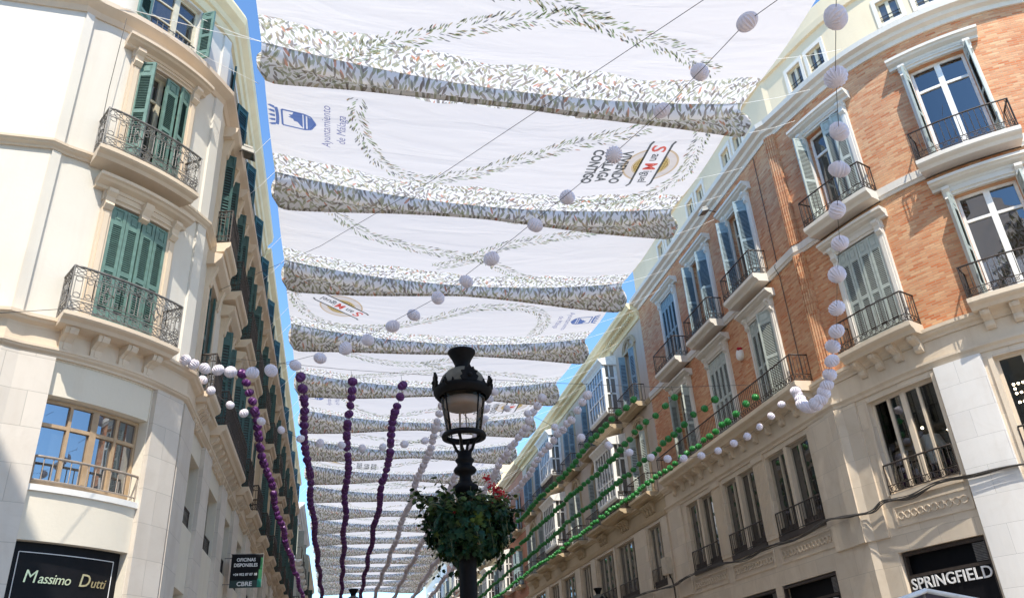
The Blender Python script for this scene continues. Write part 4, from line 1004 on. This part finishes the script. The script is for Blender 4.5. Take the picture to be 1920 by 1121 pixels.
for i in range(-3, NA):  # panels over the square are unseen, added to keep the lamp shaded
    if i < -1: lab = "unseen white awning added to shade the lamp, out of the picture at the top" + (" corner" if i < -2 else " edge")
    elif i == -1: lab = "street awning at the picture's top right corner, only its leafy rim showing"
    elif i == 0: lab = "nearest large white street awning, zigzag leaf garland printed on it and no lettering"
    elif i == 1: lab = "white awning with blue crest at its left, round gold emblem at its right"
    elif i == 2: lab = "white street awning with crossing leaf garlands, between the two large lettered ones"
    elif i == 3: lab = "white awning with round gold emblem at its left and a small blue crest at right"
    else: lab = ORD[i] + " white leaf-bordered awning along the street, counted from the nearest"
    A = thing("street_awning", lab, "awning", awn(i, .5, .5)[:], "awnings strung across the street")
    fine = i < 5; W = XR - XL
    m = MB(); NU = 48 if fine else 24; us = [k / NU for k in range(NU + 1)]
    vs = [.07, .12, .2, .3, .4, .5, .6, .7, .78, .86, .93, 1.0]
    def vv(u, k, i=i):
        v = vs[k]
        if k == 1: v += wobble(u, i, 0) * .25
        if k == 8: v = .80 + wobble(u, i, 1) * .25
        return v
    rows = [[awn(i, u, vv(u, k)) for u in us] for k in range(len(vs))]
    m.grid(rows, uvf=lambda a, b: (us[min(b, NU)] * W + i * 2.3, vs[min(a, len(vs) - 1)] * 5.5 + i * 1.7))
    nc = NU
    for f in range(len(m.mi)):
        r_ = f // nc; m.mi[f] = 1 if r_ in (0, 8, 9, 10) else 0
    m.build("canopy", ["canvas_white", "canvas_leaf"], A)
    valance(i, A, fine)
    if i >= 0:
        ty = i % 4
        if i < 12: sprig(i, [G0, G1, G2, G3][ty], A, i, fine)
        if ty == 1 and i < 10:
            crest(i, .062 * W, .45 * 5.5, radians(90), A); townname(i, .135 * W, .455 * 5.5, radians(90), A)
            badge(i, .852 * W, .47 * 5.5, radians(-90), A); slogan(i, .742 * W, .50 * 5.5, radians(-90), A)
        if ty == 3 and i < 10:
            badge(i, .158 * W, .46 * 5.5, radians(146), A); crest(i, .925 * W, .52 * 5.5, radians(-90), A); townname(i, .862 * W, .52 * 5.5, radians(-90), A)
            if i > 3: slogan(i, .30 * W, .6 * 5.5, radians(90), A)
    if i >= -1:
        r = .0065
        def rope(a, b, sag=.05): q = MB(); q.bar([a, a.lerp(b, .5) - Vector((0, 0, sag)), b], r); q.build("rope", "rope", A)
        L0 = Vector((XL, YLf(i), ZA)); R0 = Vector((XR, YRf(i), ZA))
        rope(R0, Vector((13.6, YRf(i) + .35, 17.95))); rope(R0 + Vector((.0, .1, -1.0)), Vector((13.6, YRf(i) + 1.4, 17.6)))
        rope(Vector((XR, YRf(i) - 1.9, ZA - .1)), Vector((13.65, YRf(i) - 1.3, 18.0)))
        if i > 0:
            rope(L0, Vector((-3.25, YLf(i) + .2, 15.9))); rope(Vector((XL, YLf(i) - 1.8, ZA - .1)), Vector((-3.25, YLf(i) - 1.5, 15.85)))
        elif i == 0:
            rope(L0, PL(-3.12, .3, 15.62)); rope(L0, PL(-3.0, .3, 15.66)); rope(L0, PL(-1.2, .1, 17.0)); rope(Vector((XL, YLf(0) + .3, ZA - 1.1)), PL(-2.2, .28, 15.6))

# ================================================================ PAPER BALL GARLANDS
def ball_mesh(name, mat, k=26, rings=10, pleat=.10, sq=.95, seed=0):
    m = MB(); rows = []; rn = random.Random(seed); dn = [(rn.uniform(0, pi), rn.uniform(0, 2 * pi), rn.uniform(.03, .10)) for _ in range(4)]; jw = [rn.uniform(.55, 1.35) for _ in range(k * 2)]
    for i in range(rings + 1):
        t = pi * i / rings; row = []
        for j in range(k * 2):
            a = pi * j / k + .06 * sin(t * 3 + j) / k; q = 1
            for dt, da, dd in dn: q -= dd * exp(-(((t - dt) ** 2) + (2 * sin((a - da) / 2) * sin(t)) ** 2) / .22)
            r = q * sin(t) * (1 - (pleat * jw[j] if j % 2 else 0) * min(1, sin(t) * 3))
            row.append(Vector((.5 * r * cos(a), .5 * r * sin(a), .5 * q * sq * cos(t))))
        rows.append(row)
    m.grid(rows, closed_u=True, smooth=False)
    o = m.build(name, mat); me = o.data; bpy.data.objects.remove(o); return me
BW = [ball_mesh("paper_ball", "paper_white", 13, 8, .11, .95, s) for s in range(4)]; BWn = [ball_mesh("paper_ball", "paper_white", 16, 12, .15, .88, s + 9) for s in range(5)]
BP = [ball_mesh("paper_ball", "foil_purple", 10, 8, .17, .95, s + 20) for s in range(4)]; BG = [ball_mesh("paper_ball", "foil_green", 10, 8, .17, .95, s + 30) for s in range(4)]
def garland(name, label, group, me, pts, dia, cord=None, crad=.006, jit=.08, parts='paper_ball', cmat="wire"):
    T = thing(name, label, "garland", pts[0], group); base = Vector(pts[0]); rnd = random.Random(sum(map(ord, label)) % 1000 + len(pts))
    n = len(pts); lim = pts[:100]
    for k, p in enumerate(lim):
        o = bpy.data.objects.new(parts, rnd.choice(me)); COL.objects.link(o); o.parent = T; o.location = Vector(p) - base
        d = dia[k] if isinstance(dia, list) else dia; d *= rnd.uniform(1 - jit, 1 + jit); o.scale = (d, d, d * rnd.uniform(.88, 1.02))
        o.rotation_euler = (rnd.uniform(-.9, .9), rnd.uniform(-.9, .9), rnd.uniform(0, 3))
    if n > 100:
        m = MB()
        for p in pts[100:]:
            for i in range(0, 1): pass
            rows = [[Vector(p) + Vector((dia / 2 * sin(t) * cos(a), dia / 2 * sin(t) * sin(a), dia / 2 * cos(t))) for a in [2 * pi * j / 7 for j in range(7)]] for t in [pi * i / 5 for i in range(6)]]
            m.grid(rows, closed_u=True)
        o = m.build("distant_balls", me[0].materials[0].name, T); o['kind'] = 'stuff'
    m = MB(); cp = cord or pts
    m.bar([Vector(p)[:] for p in cp], crad, k=4); m.build("cord", cmat, T)
    return T
XS = [-2.58, -1.17, .12, 1.43, 2.72, 3.99, 5.31, 6.57, 7.85, 9.08, 10.34, 11.66]
ZS = [9.72, 9.65, 9.48, 9.40, 9.35, 9.34, 9.21, 9.26, 9.2, 9.24, 9.21, 9.25]
XD = [.0075, .004, .004, .004, -.004, -.001, 0, 0, 0, 0, 0, 0]
KD = ["leftmost of the four purple pompom garlands, passing in front of the left facade", "second purple pompom garland from the left, nearest the gap of blue sky", "third purple pompom garland, hanging straight down the middle of the awnings", "rightmost purple pompom garland, just left of the street lamp",
      "white paper ball garland running along the street immediately left of the lantern", "white paper ball garland that passes directly behind the lantern", "white paper ball garland just right of the lantern, against the awnings", "white paper ball garland along the cream building's cornice",
      "dark green pompom garland highest of the four on the right", "second highest green pompom garland, before the cream building", "third green pompom garland, starting by the brick building's windows", "lowest and brightest green pompom garland along the long balcony"]
for k in range(12):
    me = BP if k < 4 else BW if k < 8 else BG; rnd = random.Random(k * 7 + 1)
    pts = []; Y = 20.05; sp = .50
    while Y < 72 and len(pts) < 100:
        Z = ZS[k] - .20 + .10 * abs(cos((Y - 20) * pi / 16)) - (ZS[k] - 9.15) * min(1, (Y - 20) / 15) + rnd.uniform(-.05, .05)
        pts.append((XS[k] + XD[k] * (Y - 20) + .05 * sin(Y * .9 + k), Y, Z))
        Y += sp * rnd.uniform(.85, 1.15) * (1.3 if Y < 21.8 else 1)
    grp = ("purple", "white", "green")[k // 4] + " ball garlands hung along the street"
    garland("ball_garland", KD[k], grp, me, pts, .27 if k < 4 else .26 if k < 8 else .23, cord=[(XS[k], 20.05, ZS[k] + .25)] + pts)
w_ = MB(); w_.bar([(-3.3, 19.6, 9.85), (0, 19.95, 9.72), (5, 20.02, 9.5), (9, 20.02, 9.42), (12.9, 19.95, 9.6), (13.4, 19.9, 9.7)], .006)
tag(w_.build("cross_wire", "wire"), "thin wire across the street from which the long ball garlands start", "wire")
GA = [(5.41, 5.86, 8.52), (6.07, 6.9, 8.64), (6.84, 8.03, 8.74), (7.13, 8.6, 8.51), (7.61, 9.49, 8.4), (8.13, 10.3, 8.3), (8.39, 10.92, 8.05), (9.27, 12.34, 8.13), (9.84, 13.3, 8.1), (9.91, 13.64, 7.91), (10.28, 14.3, 7.87), (10.24, 14.44, 7.61), (10.19, 14.56, 7.41), (10.14, 14.65, 7.27), (10.07, 14.74, 7.14), (10.0, 14.82, 7.07), (10.3, 15.49, 7.24), (10.64, 16.19, 7.5), (11.53, 17.68, 8.12), (12.04, 18.5, 8.56), (12.59, 19.41, 9.03), (12.54, 19.4, 9.14)]
garland("ball_garland", "large white paper balls hanging down before the brick corner, curling into a hook", "white paper ball strings over the corner", BWn, GA, .32, cord=[(4.6, 4.4, 8.7)] + GA[:10] + [PR(.6, .3, 9.3)[:]], crad=.005, jit=.05)
GB = [(4.0, 5.53, 7.9), (4.19, 6.97, 8.55), (3.94, 7.66, 8.49), (3.41, 8.21, 8.13), (3.05, 9.29, 8.15), (2.62, 9.62, 7.85), (2.09, 10.34, 7.67), (1.79, 10.95, 7.59), (1.41, 11.54, 7.59), (1.07, 12.15, 7.56), (.73, 12.26, 7.39), (.34, 12.87, 7.4), (-.03, 12.94, 7.26), (-.47, 13.54, 7.32), (-.93, 14.17, 7.43), (-1.35, 14.18, 7.32), (-1.75, 14.81, 7.52), (-2.19, 15.11, 7.65), (-2.47, 15.43, 7.81), (-2.85, 16.15, 8.13), (-3.06, 16.09, 8.19), (-3.22, 16.0, 8.24)]
cB = [(4.3, 4.6, 7.7), (4.0, 5.53, 7.9), (3.9, 7.5, 8.38), (3.2, 8.8, 8.15), (2.35, 10.0, 7.82), (1.4, 11.6, 7.62), (.4, 12.7, 7.45), (-.5, 13.6, 7.42), (-1.5, 14.5, 7.5), (-2.5, 15.5, 7.85), (-3.3, 16.3, 8.5)]
garland("ball_garland", "diagonal string of white paper balls crossing the awnings from top right to the left balcony", "white paper ball strings over the corner", BWn, GB, .245, cord=cB, crad=.004, jit=.05)
GCL = [(-3.22, 17.0, 8.56), (-3.04, 17.18, 8.28), (-2.88, 17.35, 8.1), (-2.47, 17.53, 7.84), (-2.19, 17.71, 7.72), (-1.82, 17.88, 7.59), (-1.39, 18.06, 7.45), (-.96, 18.24, 7.31), (-.53, 18.41, 7.26), (-.04, 18.59, 7.27), (.44, 18.76, 7.25), (.93, 18.94, 7.33), (1.46, 19.12, 7.46), (1.98, 19.29, 7.6), (2.47, 19.47, 7.83), (3.02, 19.65, 8.08), (3.62, 19.82, 8.37), (4.25, 20.0, 8.73)]
garland("ball_garland", "sagging string of small white paper balls from the left balcony towards the lantern", "sagging white ball strings across the street", BW, GCL, .20, crad=.005)
GCR = [(4.82, 20.0, 8.59), (5.53, 19.97, 8.21), (6.23, 19.94, 7.91), (6.96, 19.91, 7.69), (7.51, 19.89, 7.49), (8.09, 19.86, 7.35), (8.55, 19.83, 7.3), (9.0, 19.8, 7.3), (9.51, 19.77, 7.37), (10.01, 19.74, 7.5), (10.5, 19.71, 7.7), (10.93, 19.69, 7.89), (11.34, 19.66, 8.16), (11.75, 19.63, 8.47), (12.13, 19.6, 8.81)]
garland("ball_garland", "sagging string of small white paper balls below the long balcony on the right", "sagging white ball strings across the street", BW, GCR, .22, crad=.005)
def wire(name, label, pts, r=.006, mat="wire"):
    m = MB(); m.bar(pts, r); return tag(m.build(name, mat), label, "wire")
wire("steel_wire", "thin dark wire running diagonally under the awnings, left of the ball string", [(5.2, 4.9, 9.2), (4.21, 6.55, 9.36), (1.36, 11.29, 9.76), (-.64, 14.61, 10.26), (-3.2, 18.6, 11.2)], .0045)
wire("steel_wire", "thin dark wire sagging across the upper left plaster wall", [PL(-2.95, .28, 15.4), PL(-2.98, .25, 13.4), PL(-2.95, .2, 11.7)], .008)
wire("steel_wire", "thin wire at the left edge running to the lower green-shuttered balcony", [(-6.5, 9.5, 6.7), (-5.2, 11.6, 7.05), (-4.31, 13.2, 8.0)], .006)
wire("downpipe_cable", "dark cable descending the brick wall left of the quoin", [PR(-.75, .03, 18.0), PR(-.8, .03, 13.9), PR(-.78, .17, 13.7), PR(-.82, .03, 13.4), PR(-.8, .04, 9.6)], .012)
for a in ((-2.5, 15.6),): pass
o = MB(); p = Vector((-3.37, 7.5, 5.42)); rows = [[p + Vector((.11 * sin(t) * cos(a), .11 * sin(t) * sin(a), .11 * cos(t))) for a in [2 * pi * j / 16 for j in range(16)]] for t in [pi * i / 8 for i in range(9)]]; o.grid(rows, closed_u=True, smooth=False)
tag(o.build("paper_ball", "foil_purple"), "single dark purple ball cut off by the left edge of the picture", "paper ball")

# ================================================================ STREET LAMPS
def lamp(loc, label, group):
    L = thing("street_lamp", label, "street lamp", loc, group); x, y = loc[0], loc[1]; c = (x, y)
    m = MB(); m.lathe([(.16, 0), (.17, .25), (.13, .35), (.12, .9), (.085, 1.0), (.078, 2.0), (.072, 3.2), (.075, 3.28), (.1, 3.30), (.115, 3.34), (.115, 3.36), (.07, 3.39), (.055, 3.42), (.052, 3.46), (.09, 3.48), (.105, 3.505), (.09, 3.53), (.066, 3.545), (.07, 3.57), (.085, 3.59), (.083, 3.605), (.066, 3.62), (.064, 3.67), (.05, 3.68), (0, 3.68)], c, 20); m.build("post", "lamp_iron", L)
    m = MB()
    for k in range(4):
        a = pi / 4 + k * pi / 2 + .35; d = Vector((cos(a), sin(a), 0))
        m.bar([Vector((x, y, 3.66)) + d * .04, Vector((x, y, 3.70)) + d * .075, Vector((x, y, 3.76)) + d * .10, Vector((x, y, 3.82)) + d * .165], [.02, .014, .013, .016], k=6)
    m.lathe([(.165, 3.80), (.20, 3.80), (.205, 3.82), (.195, 3.845), (.168, 3.85), (.155, 3.83), (.165, 3.80)], c, 24)
    m.build("bracket_ring", "lamp_iron", L)
    m = MB(); N = 8
    for k in range(N):
        a = 2 * pi * (k + .5) / N + .2; d = Vector((cos(a), sin(a), 0)); 
        if k % 2 == 0: m.bar([Vector((x, y, 3.84)) + d * .165, Vector((x, y, 4.2)) + d * .218], .0075, k=5)
    m.lathe([(.215, 4.195), (.235, 4.185), (.25, 4.2), (.262, 4.22), (.272, 4.235), (.276, 4.262), (.265, 4.28), (.24, 4.29), (.215, 4.3)], c, 32)
    m.build("lantern_frame", "lamp_iron", L)
    m = MB(); m.lathe([(.158, 3.85), (.211, 4.195)], c, 32); m.build("glass", "glass_lamp", L)
    m = MB(); m.lathe([(.0, 4.18), (.18, 4.17), (.175, 4.11), (.16, 4.09), (.0, 4.12)], c, 20); m.bar([(x + .02, y, 4.05), (x + .03, y, 3.84)], .008); m.bar([(x - .015, y, 4.05), (x + .045, y - .02, 3.98), (x + .05, y, 3.9), (x - .01, y, 3.84)], .004); m.bar([(x - .03, y + .02, 4.05), (x - .03, y + .02, 3.70)], .012); m.build("lamp_holder", "lamp_reflector", L)
    m = MB(); m.lathe([(.225, 4.28), (.22, 4.33), (.19, 4.40), (.14, 4.45), (.09, 4.475), (.068, 4.485)], c, 32); m.build("dome", "lamp_cap", L)
    m = MB(); m.lathe([(.066, 4.48), (.07, 4.5), (.068, 4.515), (.09, 4.57), (.125, 4.63), (.132, 4.64), (.132, 4.66), (.115, 4.665), (0, 4.66)], c, 28); m.build("chimney_cap", "lamp_iron", L)
    m = MB()
    for k in range(8):                                    # crown ornaments
        a = 2 * pi * k / 8 + .1; d = Vector((cos(a), sin(a), 0)); t = Vector((-sin(a), cos(a), 0)); b = Vector((x, y, 4.27)) + d * .262
        if k % 2 == 0:
            pr = [(-.05, 0), (-.062, .03), (-.045, .045), (-.058, .07), (-.035, .072), (-.03, .1), (-.012, .095), (0, .125), (.012, .095), (.03, .1), (.035, .072), (.058, .07), (.045, .045), (.062, .03), (.05, 0)]
            f = [b + t * u * 1.35 + Vector((0, 0, v * 1.3)) + d * .014 for u, v in pr]; g_ = [p - d * .024 for p in f]
            m.face(f); m.face(g_[::-1])
            for i in range(len(f)): j = (i + 1) % len(f); m.face([f[i], g_[i], g_[j], f[j]])
            rows = [[b + d * .01 + t * (.026 * sin(q) * cos(e)) + Vector((0, 0, .05 + .026 * sin(q) * sin(e))) + d * .026 * cos(q) for e in [2 * pi * j / 8 for j in range(8)]] for q in [pi * i / 6 for i in range(7)]]
            m.grid(rows, closed_u=True)
        else:
            m.bar([b - d * .03 + Vector((0, 0, -.02)), b + d * .03 + Vector((0, 0, -.01)), b + d * .05 + Vector((0, 0, .03)), b + d * .035 + Vector((0, 0, .055))], [.014, .016, .013, .006], k=6)
        for e in (-1, 1):
            aa = a + e * pi / 24 * 1.5; dd = Vector((cos(aa), sin(aa), 0)); m.bar([Vector((x, y, 4.275)) + dd * .26, Vector((x, y, 4.31)) + dd * .262], [.016, .006], k=5)
    m.build("crown_ornament", "lamp_iron", L)
    return L
L1 = lamp((1.075, 7.0, 0), "black iron street lamp with ornate lantern standing in the foreground under the flower basket's leaves", "street lamps")
for px, py, lb in ((7.72, 24.55, "distant street lamp whose cap just shows at the bottom edge, before the right building"), (.42, 23.1, "distant street lamp whose cap just shows at the bottom edge, below the far awnings")):
    c = L1.copy(); COL.objects.link(c); c.location = (px, py, 0); c['label'] = lb
    for ch in list(L1.children):
        d = ch.copy(); COL.objects.link(d); d.parent = c
# flower basket round the post
FB = thing("flower_basket", "round hanging basket of dark green leaves with red geranium flowers around the lamp post", "flower basket", (1.09, 7.0, 2.7))
m = MB(); m.lathe([(.085, 2.86), (.18, 2.9), (.22, 3.02), (.25, 3.1), (.22, 3.11), (.09, 3.1)], (1.085, 7.0), 24); m.build("basket", "soil", FB)
rnd = random.Random(5); LM = ["leaf_dark", "leaf_light", "leaf_blue", "leaf_dry"]
def leafshape(m, p, nrm, up, s, lobes=True):
    a = nrm.cross(up); a = a.normalized() if a.length > .01 else Vector((1, 0, 0)); b = a.cross(nrm).normalized()
    sh = [(0, -.5), (.22, -.42), (.5, -.3), (.36, -.08), (.52, .18), (.26, .2), (0, .55), (-.26, .2), (-.52, .18), (-.36, -.08), (-.5, -.3), (-.22, -.42)] if lobes else [(0, -.5), (.3, -.3), (.42, 0), (.28, .32), (0, .5), (-.28, .32), (-.42, 0), (-.3, -.3)]
    c = p + nrm * .12 * s; pts = [p + a * x * s + b * y * s for x, y in sh]
    for i in range(len(pts)): m.face([c, pts[i], pts[(i + 1) % len(pts)]])
m = MB(); st = MB(); cx, cy = 1.085, 7.0
for _ in range(1050):     # trailing ivy below, widest at the rim
    z = rnd.uniform(2.78, 3.18); h = (z - 2.78) / .40; R = .14 + .18 * min(1, h * 2.2) ** .6; a = rnd.uniform(0, 2 * pi)
    R *= 1 + .15 * sin(3 * a + 1) + .12 * sin(7 * a); r = R * rnd.uniform(.6, 1.12)
    p = Vector((cx + r * cos(a), cy + r * sin(a), z - .05 * rnd.random())); n = Vector((cos(a), sin(a), rnd.uniform(-.5, .6))) + Vector((rnd.gauss(0, .35), rnd.gauss(0, .35), rnd.gauss(0, .35)))
    m.m = rnd.choices((0, 1, 2, 3), (6, 1.6, 3, .15))[0]; leafshape(m, p, n.normalized(), Vector((rnd.gauss(0, .4), rnd.gauss(0, .4), -1)), rnd.choice((rnd.uniform(.035, .06), rnd.uniform(.06, .105))), True)  # the few lighter leaves paint sunlit spots into the dark ivy
for k in range(16):       # trailing strands over the rim
    a = 2 * pi * k / 16 + rnd.uniform(-.15, .15); L = rnd.uniform(.2, .5); R = rnd.uniform(.27, .36)
    pp = [Vector((cx + R * min(1, .75 + t) * cos(a + .25 * t), cy + R * min(1, .75 + t) * sin(a + .25 * t), 3.1 - L * t * (.6 + .4 * t))) for t in (0, .25, .5, .75, 1)]
    st.bar(pp, .003)
    for _ in range(int(26 * L / .4)):
        t = rnd.uniform(0, 4); i = min(3, int(t)); p = pp[i].lerp(pp[i + 1], t - i) + Vector((rnd.gauss(0, .02), rnd.gauss(0, .02), rnd.gauss(0, .015)))
        m.m = rnd.choices((0, 1, 2), (5, 2, 3))[0]; leafshape(m, p, (Vector((cos(a), sin(a), .1)) + Vector((rnd.gauss(0, .5), rnd.gauss(0, .5), rnd.gauss(0, .5)))).normalized(), Vector((rnd.gauss(0, .4), 0, -1)), rnd.uniform(.03, .075), True)
for _ in range(90):      # geranium stems standing up and out
    a = rnd.uniform(0, 2 * pi); el = rnd.uniform(.15, 1.3); L = rnd.uniform(.16, .33) * (1.4 if cos(a) < -.3 else 1)
    d = Vector((cos(a) * cos(el), sin(a) * cos(el), sin(el) * .75)); b0 = Vector((cx + .15 * cos(a), cy + .15 * sin(a), 3.08)); e = b0 + d * L
    st.bar([b0, b0.lerp(e, .5) + Vector((0, 0, .02)), e], .004)
    for _ in range(int(11)):
        t = rnd.uniform(.35, 1.08); p = b0.lerp(e, t) + Vector((rnd.gauss(0, .035), rnd.gauss(0, .035), rnd.gauss(0, .03)))
        n = (d * .6 + Vector((rnd.gauss(0, .5), rnd.gauss(0, .5), .8 + rnd.gauss(0, .4)))).normalized()
        m.m = rnd.choices((0, 1, 2, 3), (4, 5, .6, .4))[0]; leafshape(m, p, n, d + Vector((rnd.gauss(0, .4), rnd.gauss(0, .4), 0)), rnd.uniform(.035, .07), False)
m.build("foliage", LM, FB); st.build("stems", "stem", FB)
for k, (x, y, z, s, cnt) in enumerate(((1.29, 6.80, 3.29, .045, 60), (1.33, 6.80, 3.24, .05, 75), (1.24, 6.85, 3.40, .03, 26), (1.42, 6.88, 3.24, .022, 14), (.97, 6.70, 3.06, .03, 16), (1.12, 6.72, 3.14, .02, 10))):
    m = MB()
    for _ in range(cnt):
        p = Vector((x + rnd.gauss(0, s * .6), y + rnd.gauss(0, s * .6), z + rnd.gauss(0, s * .6))); n = Vector((rnd.gauss(0, 1), rnd.gauss(0, 1), rnd.gauss(0, 1))).normalized()
        leafshape(m, p, n, Vector((0, 0, 1)), rnd.uniform(.018, .03), False)
    m.build("flower_head", "petal_red", FB)

# ================================================================ SIGN, ALARM, FLOODLIGHTS, CABLES, MARKET ROOF
S = thing("hanging_sign", "dark green office-letting sign reading OFICINAS DISPONIBLES, fixed out from the left pillars", "sign", (-2.6, 25.5, 5.1))
SY = 25.5; x0, x1, z0, z1 = -3.08, -2.19, 5.12, 6.05
m = MB(); m.box(x0, x1, SY, SY + .06, z0, z1); m.build("sign_board", "sign_black", S)
simple("sign_green", (.02, .13, .05), .4); simple("sign_teal", (.005, .17, .11), .4); simple("sign_dkgreen", (.01, .035, .03), .4)
m = MB(); m.m = 0; m.box(x0 + .0, x1 - .12, SY - .012, SY - .001, z0, z0 + .2)
m.m = 1; m.box(x1 - .1, x1, SY - .012, SY - .001, z0 + .24, z0 + .5); m.box(x1 - .07, x1, SY - .012, SY - .001, z0 + .52, z1 - .1); m.m = 2; m.box(x1 - .12, x1, SY - .012, SY - .001, z0, z0 + .235); m.build("colour_band", ["sign_dkgreen", "sign_green", "sign_teal"], S)
m = MB(); m.box(x0 - .02, x1 + .02, SY + .001, SY + .05, z1, z1 + .02); m.box(x1, x1 + .02, SY, SY + .06, z0, z1); m.bar([(x0 - .2, SY + .03, z1 - .1), (x0, SY + .03, z1 - .1)], .015); m.bar([(x0 - .2, SY + .03, z0 + .1), (x0, SY + .03, z0 + .1)], .015); m.build("sign_frame", "iron_grey", S)
for s_, sz, zz, wd in (("OFICINAS", .135, z1 - .2, .9), ("DISPONIBLES", .135, z1 - .35, .85), ("+34 952 07 07 10", .098, z1 - .60, .95), ("CBRE", .165, z0 + .045, 1.1)):
    text(s_, sz, lambda x, y, z, zz=zz: Vector(((x0 + x1) / 2 - .03 + x, SY - .02 - z, zz + y)), "letter_white", "lettering", S, offs=.003, xs=wd)
T = thing("alarm_box", "round white alarm box on the brick wall between two second-floor windows", "alarm box", PR(-4.18, 0, 12.1)[:])
fr, t, n = PR.frame(-4.18)
m = MB(); rows = [[fr + t * (.19 * r * cos(a)) + Vector((0, 0, 12.1 + .21 * r * sin(a))) + n * d for a in [2 * pi * j / 20 for j in range(20)]] for r, d in ((1, 0), (1, .08), (.9, .12), (.5, .14), (.01, .145))]; m.grid(rows, closed_u=True); m.build("housing", "plastic_white", T)
m = MB(); rows = [[fr + t * (.1 + .06 * r * cos(a)) + Vector((0, 0, 12.28 + .06 * r * sin(a))) + n * d for a in [2 * pi * j / 12 for j in range(12)]] for r, d in ((1, .02), (1, .14), (.7, .17), (.01, .175))]; m.grid(rows, closed_u=True); m.build("strobe", "petal_red", T)
def flood(P, s, z, lab, d=.55, sc=1.):
    T = thing("floodlight", lab, "floodlight", P(s, 0, z)[:], "floodlights below the cornices"); fr, t, n = P.frame(s, 0)
    F = lambda a, b, c: fr + t * a * sc + n * (d + b * sc) + Vector((0, 0, z + c * sc - b * .35 * sc))
    m = MB(F); m.box(-.2, .2, -.16, .16, -.02, .08); m.box(-.14, .14, -.1, .1, .08, .14)
    for k in range(6): m.box(-.17 + k * .06, -.15 + k * .06, -.12, .12, .13, .18)
    m.build("lamp_body", "plastic_grey", T)
    m = MB(F); m.box(-.17, .17, -.13, .13, -.035, -.021); m.build("front_glass", "glass_grey", T)
    m = MB(); a = fr + Vector((0, 0, z + .05)); m.bar([a, fr + n * (d - .1) + Vector((0, 0, z + .12))], .015); m.build("arm", "iron_brown", T)
flood(PR, -3.93, 17.82, "grey floodlight on a short arm under the brick building's cornice", .5)
flood(PL, 1.42, 14.9, "grey floodlight on an arm high on the left corner building", .55)
flood(PR, -26.1, 18.2, "small floodlight above the cream building's cornice, nearer of the two there", .8)
flood(PR, -44, 18.6, "small floodlight farther along the right roofline", .8)
T = thing("junction_box", "beige electrical junction box with a dark pipe below it on the right stone pilaster", "junction box", PR(-13.1, .1, 6.3)[:])
m = MB(); m.box(-13.35, -12.85, .07, .3, 6.1, 6.75, PR); m.box(-13.37, -12.83, .295, .315, 6.12, 6.77, PR); m.build("box", "box_beige", T)
m = MB(PR); m.bar([(-13.0, .16, 6.1), (-13.0, .14, 5.95)], .035); m.bar([(-12.95, .12, 5.95), (-12.8, .12, 5.6), (-12.75, .12, 3)], .03); m.build("pipe", "iron_brown", T)
pts = [(-24, 5.75), (-20.5, 5.7), (-18.38, 5.80), (-14.81, 5.72), (-12.8, 5.6), (-11.32, 5.72), (-8.36, 5.70), (-6.31, 5.56), (-4.41, 5.66), (-2.9, 5.58), (-1.56, 5.66), (-.94, 5.76), (.04, 5.62), (.74, 5.6), (1.2, 5.74), (2.0, 5.66), (2.8, 5.79), (3.72, 5.74), (4.68, 5.76), (6, 5.66), (8, 5.7)]
m = MB()
for k in range(5):
    rr = random.Random(k); cp = catmull([Vector((s, z + rr.uniform(-.035, .035))) for s, z in pts], 5)
    m.bar([PR(v.x, .13 + .03 * k, v.y + .02 * sin(v.x * 2.2 + k * 1.7)) for v in cp], .013 + .004 * (k % 2), k=5)
tag(m.build("cable_bundle", "wire"), "bundle of black cables drooping along the right building below the mezzanine windows", "cable")
T = thing("market_stall", "peaked stall roof at the bottom right, pale edges over dark blue cloth", "market stall", (6.7, 8.7, 0))
ap = Vector((6.69, 8.68, 2.535)); f0 = [ap + Vector(v) for v in ((-1.1, -.2, -.34), (1.05, -.5, -.36))]
m = MB()
A_, B_ = ap + Vector((-1.6, .35, -.42)), ap + Vector((1.4, -.55, -.42)); back = Vector((.55, 1.5, 0))
for P0, P1 in ((A_, ap), (ap, B_)):
    q = [P0, P1, P1 + back, P0 + back]; m.face(q); m.face([v - Vector((0, 0, .03)) for v in q][::-1])
m.build("roof_cloth", "canvas_blue", T)
m = MB(); dn = Vector((0, 0, -.02))
for P0, P1 in ((A_, ap), (ap, B_)): m.bar([P0 - back * .01, P1 - back * .01], .028, k=6)
m.bar([ap, ap + back], .03, k=6)
for k in range(1, 5): m.bar([A_.lerp(ap, k / 5) + Vector((0, 0, .02)), A_.lerp(ap, k / 5) + back + Vector((0, 0, .02))], .012, k=4)
m.build("roof_frame", "plastic_white", T)
m = MB(); [m.bar([p, Vector((p.x, p.y, 0))], .03, k=6) for p in (A_, B_)]; m.bar([ap + Vector((0, .05, 0)), Vector((ap.x, ap.y + .05, ap.z - .42))], .02, k=6); m.bar([A_ + Vector((0, .05, 0)), B_ + Vector((0, .05, 0))], .02, k=6); m.build("pole", "plastic_grey", T)
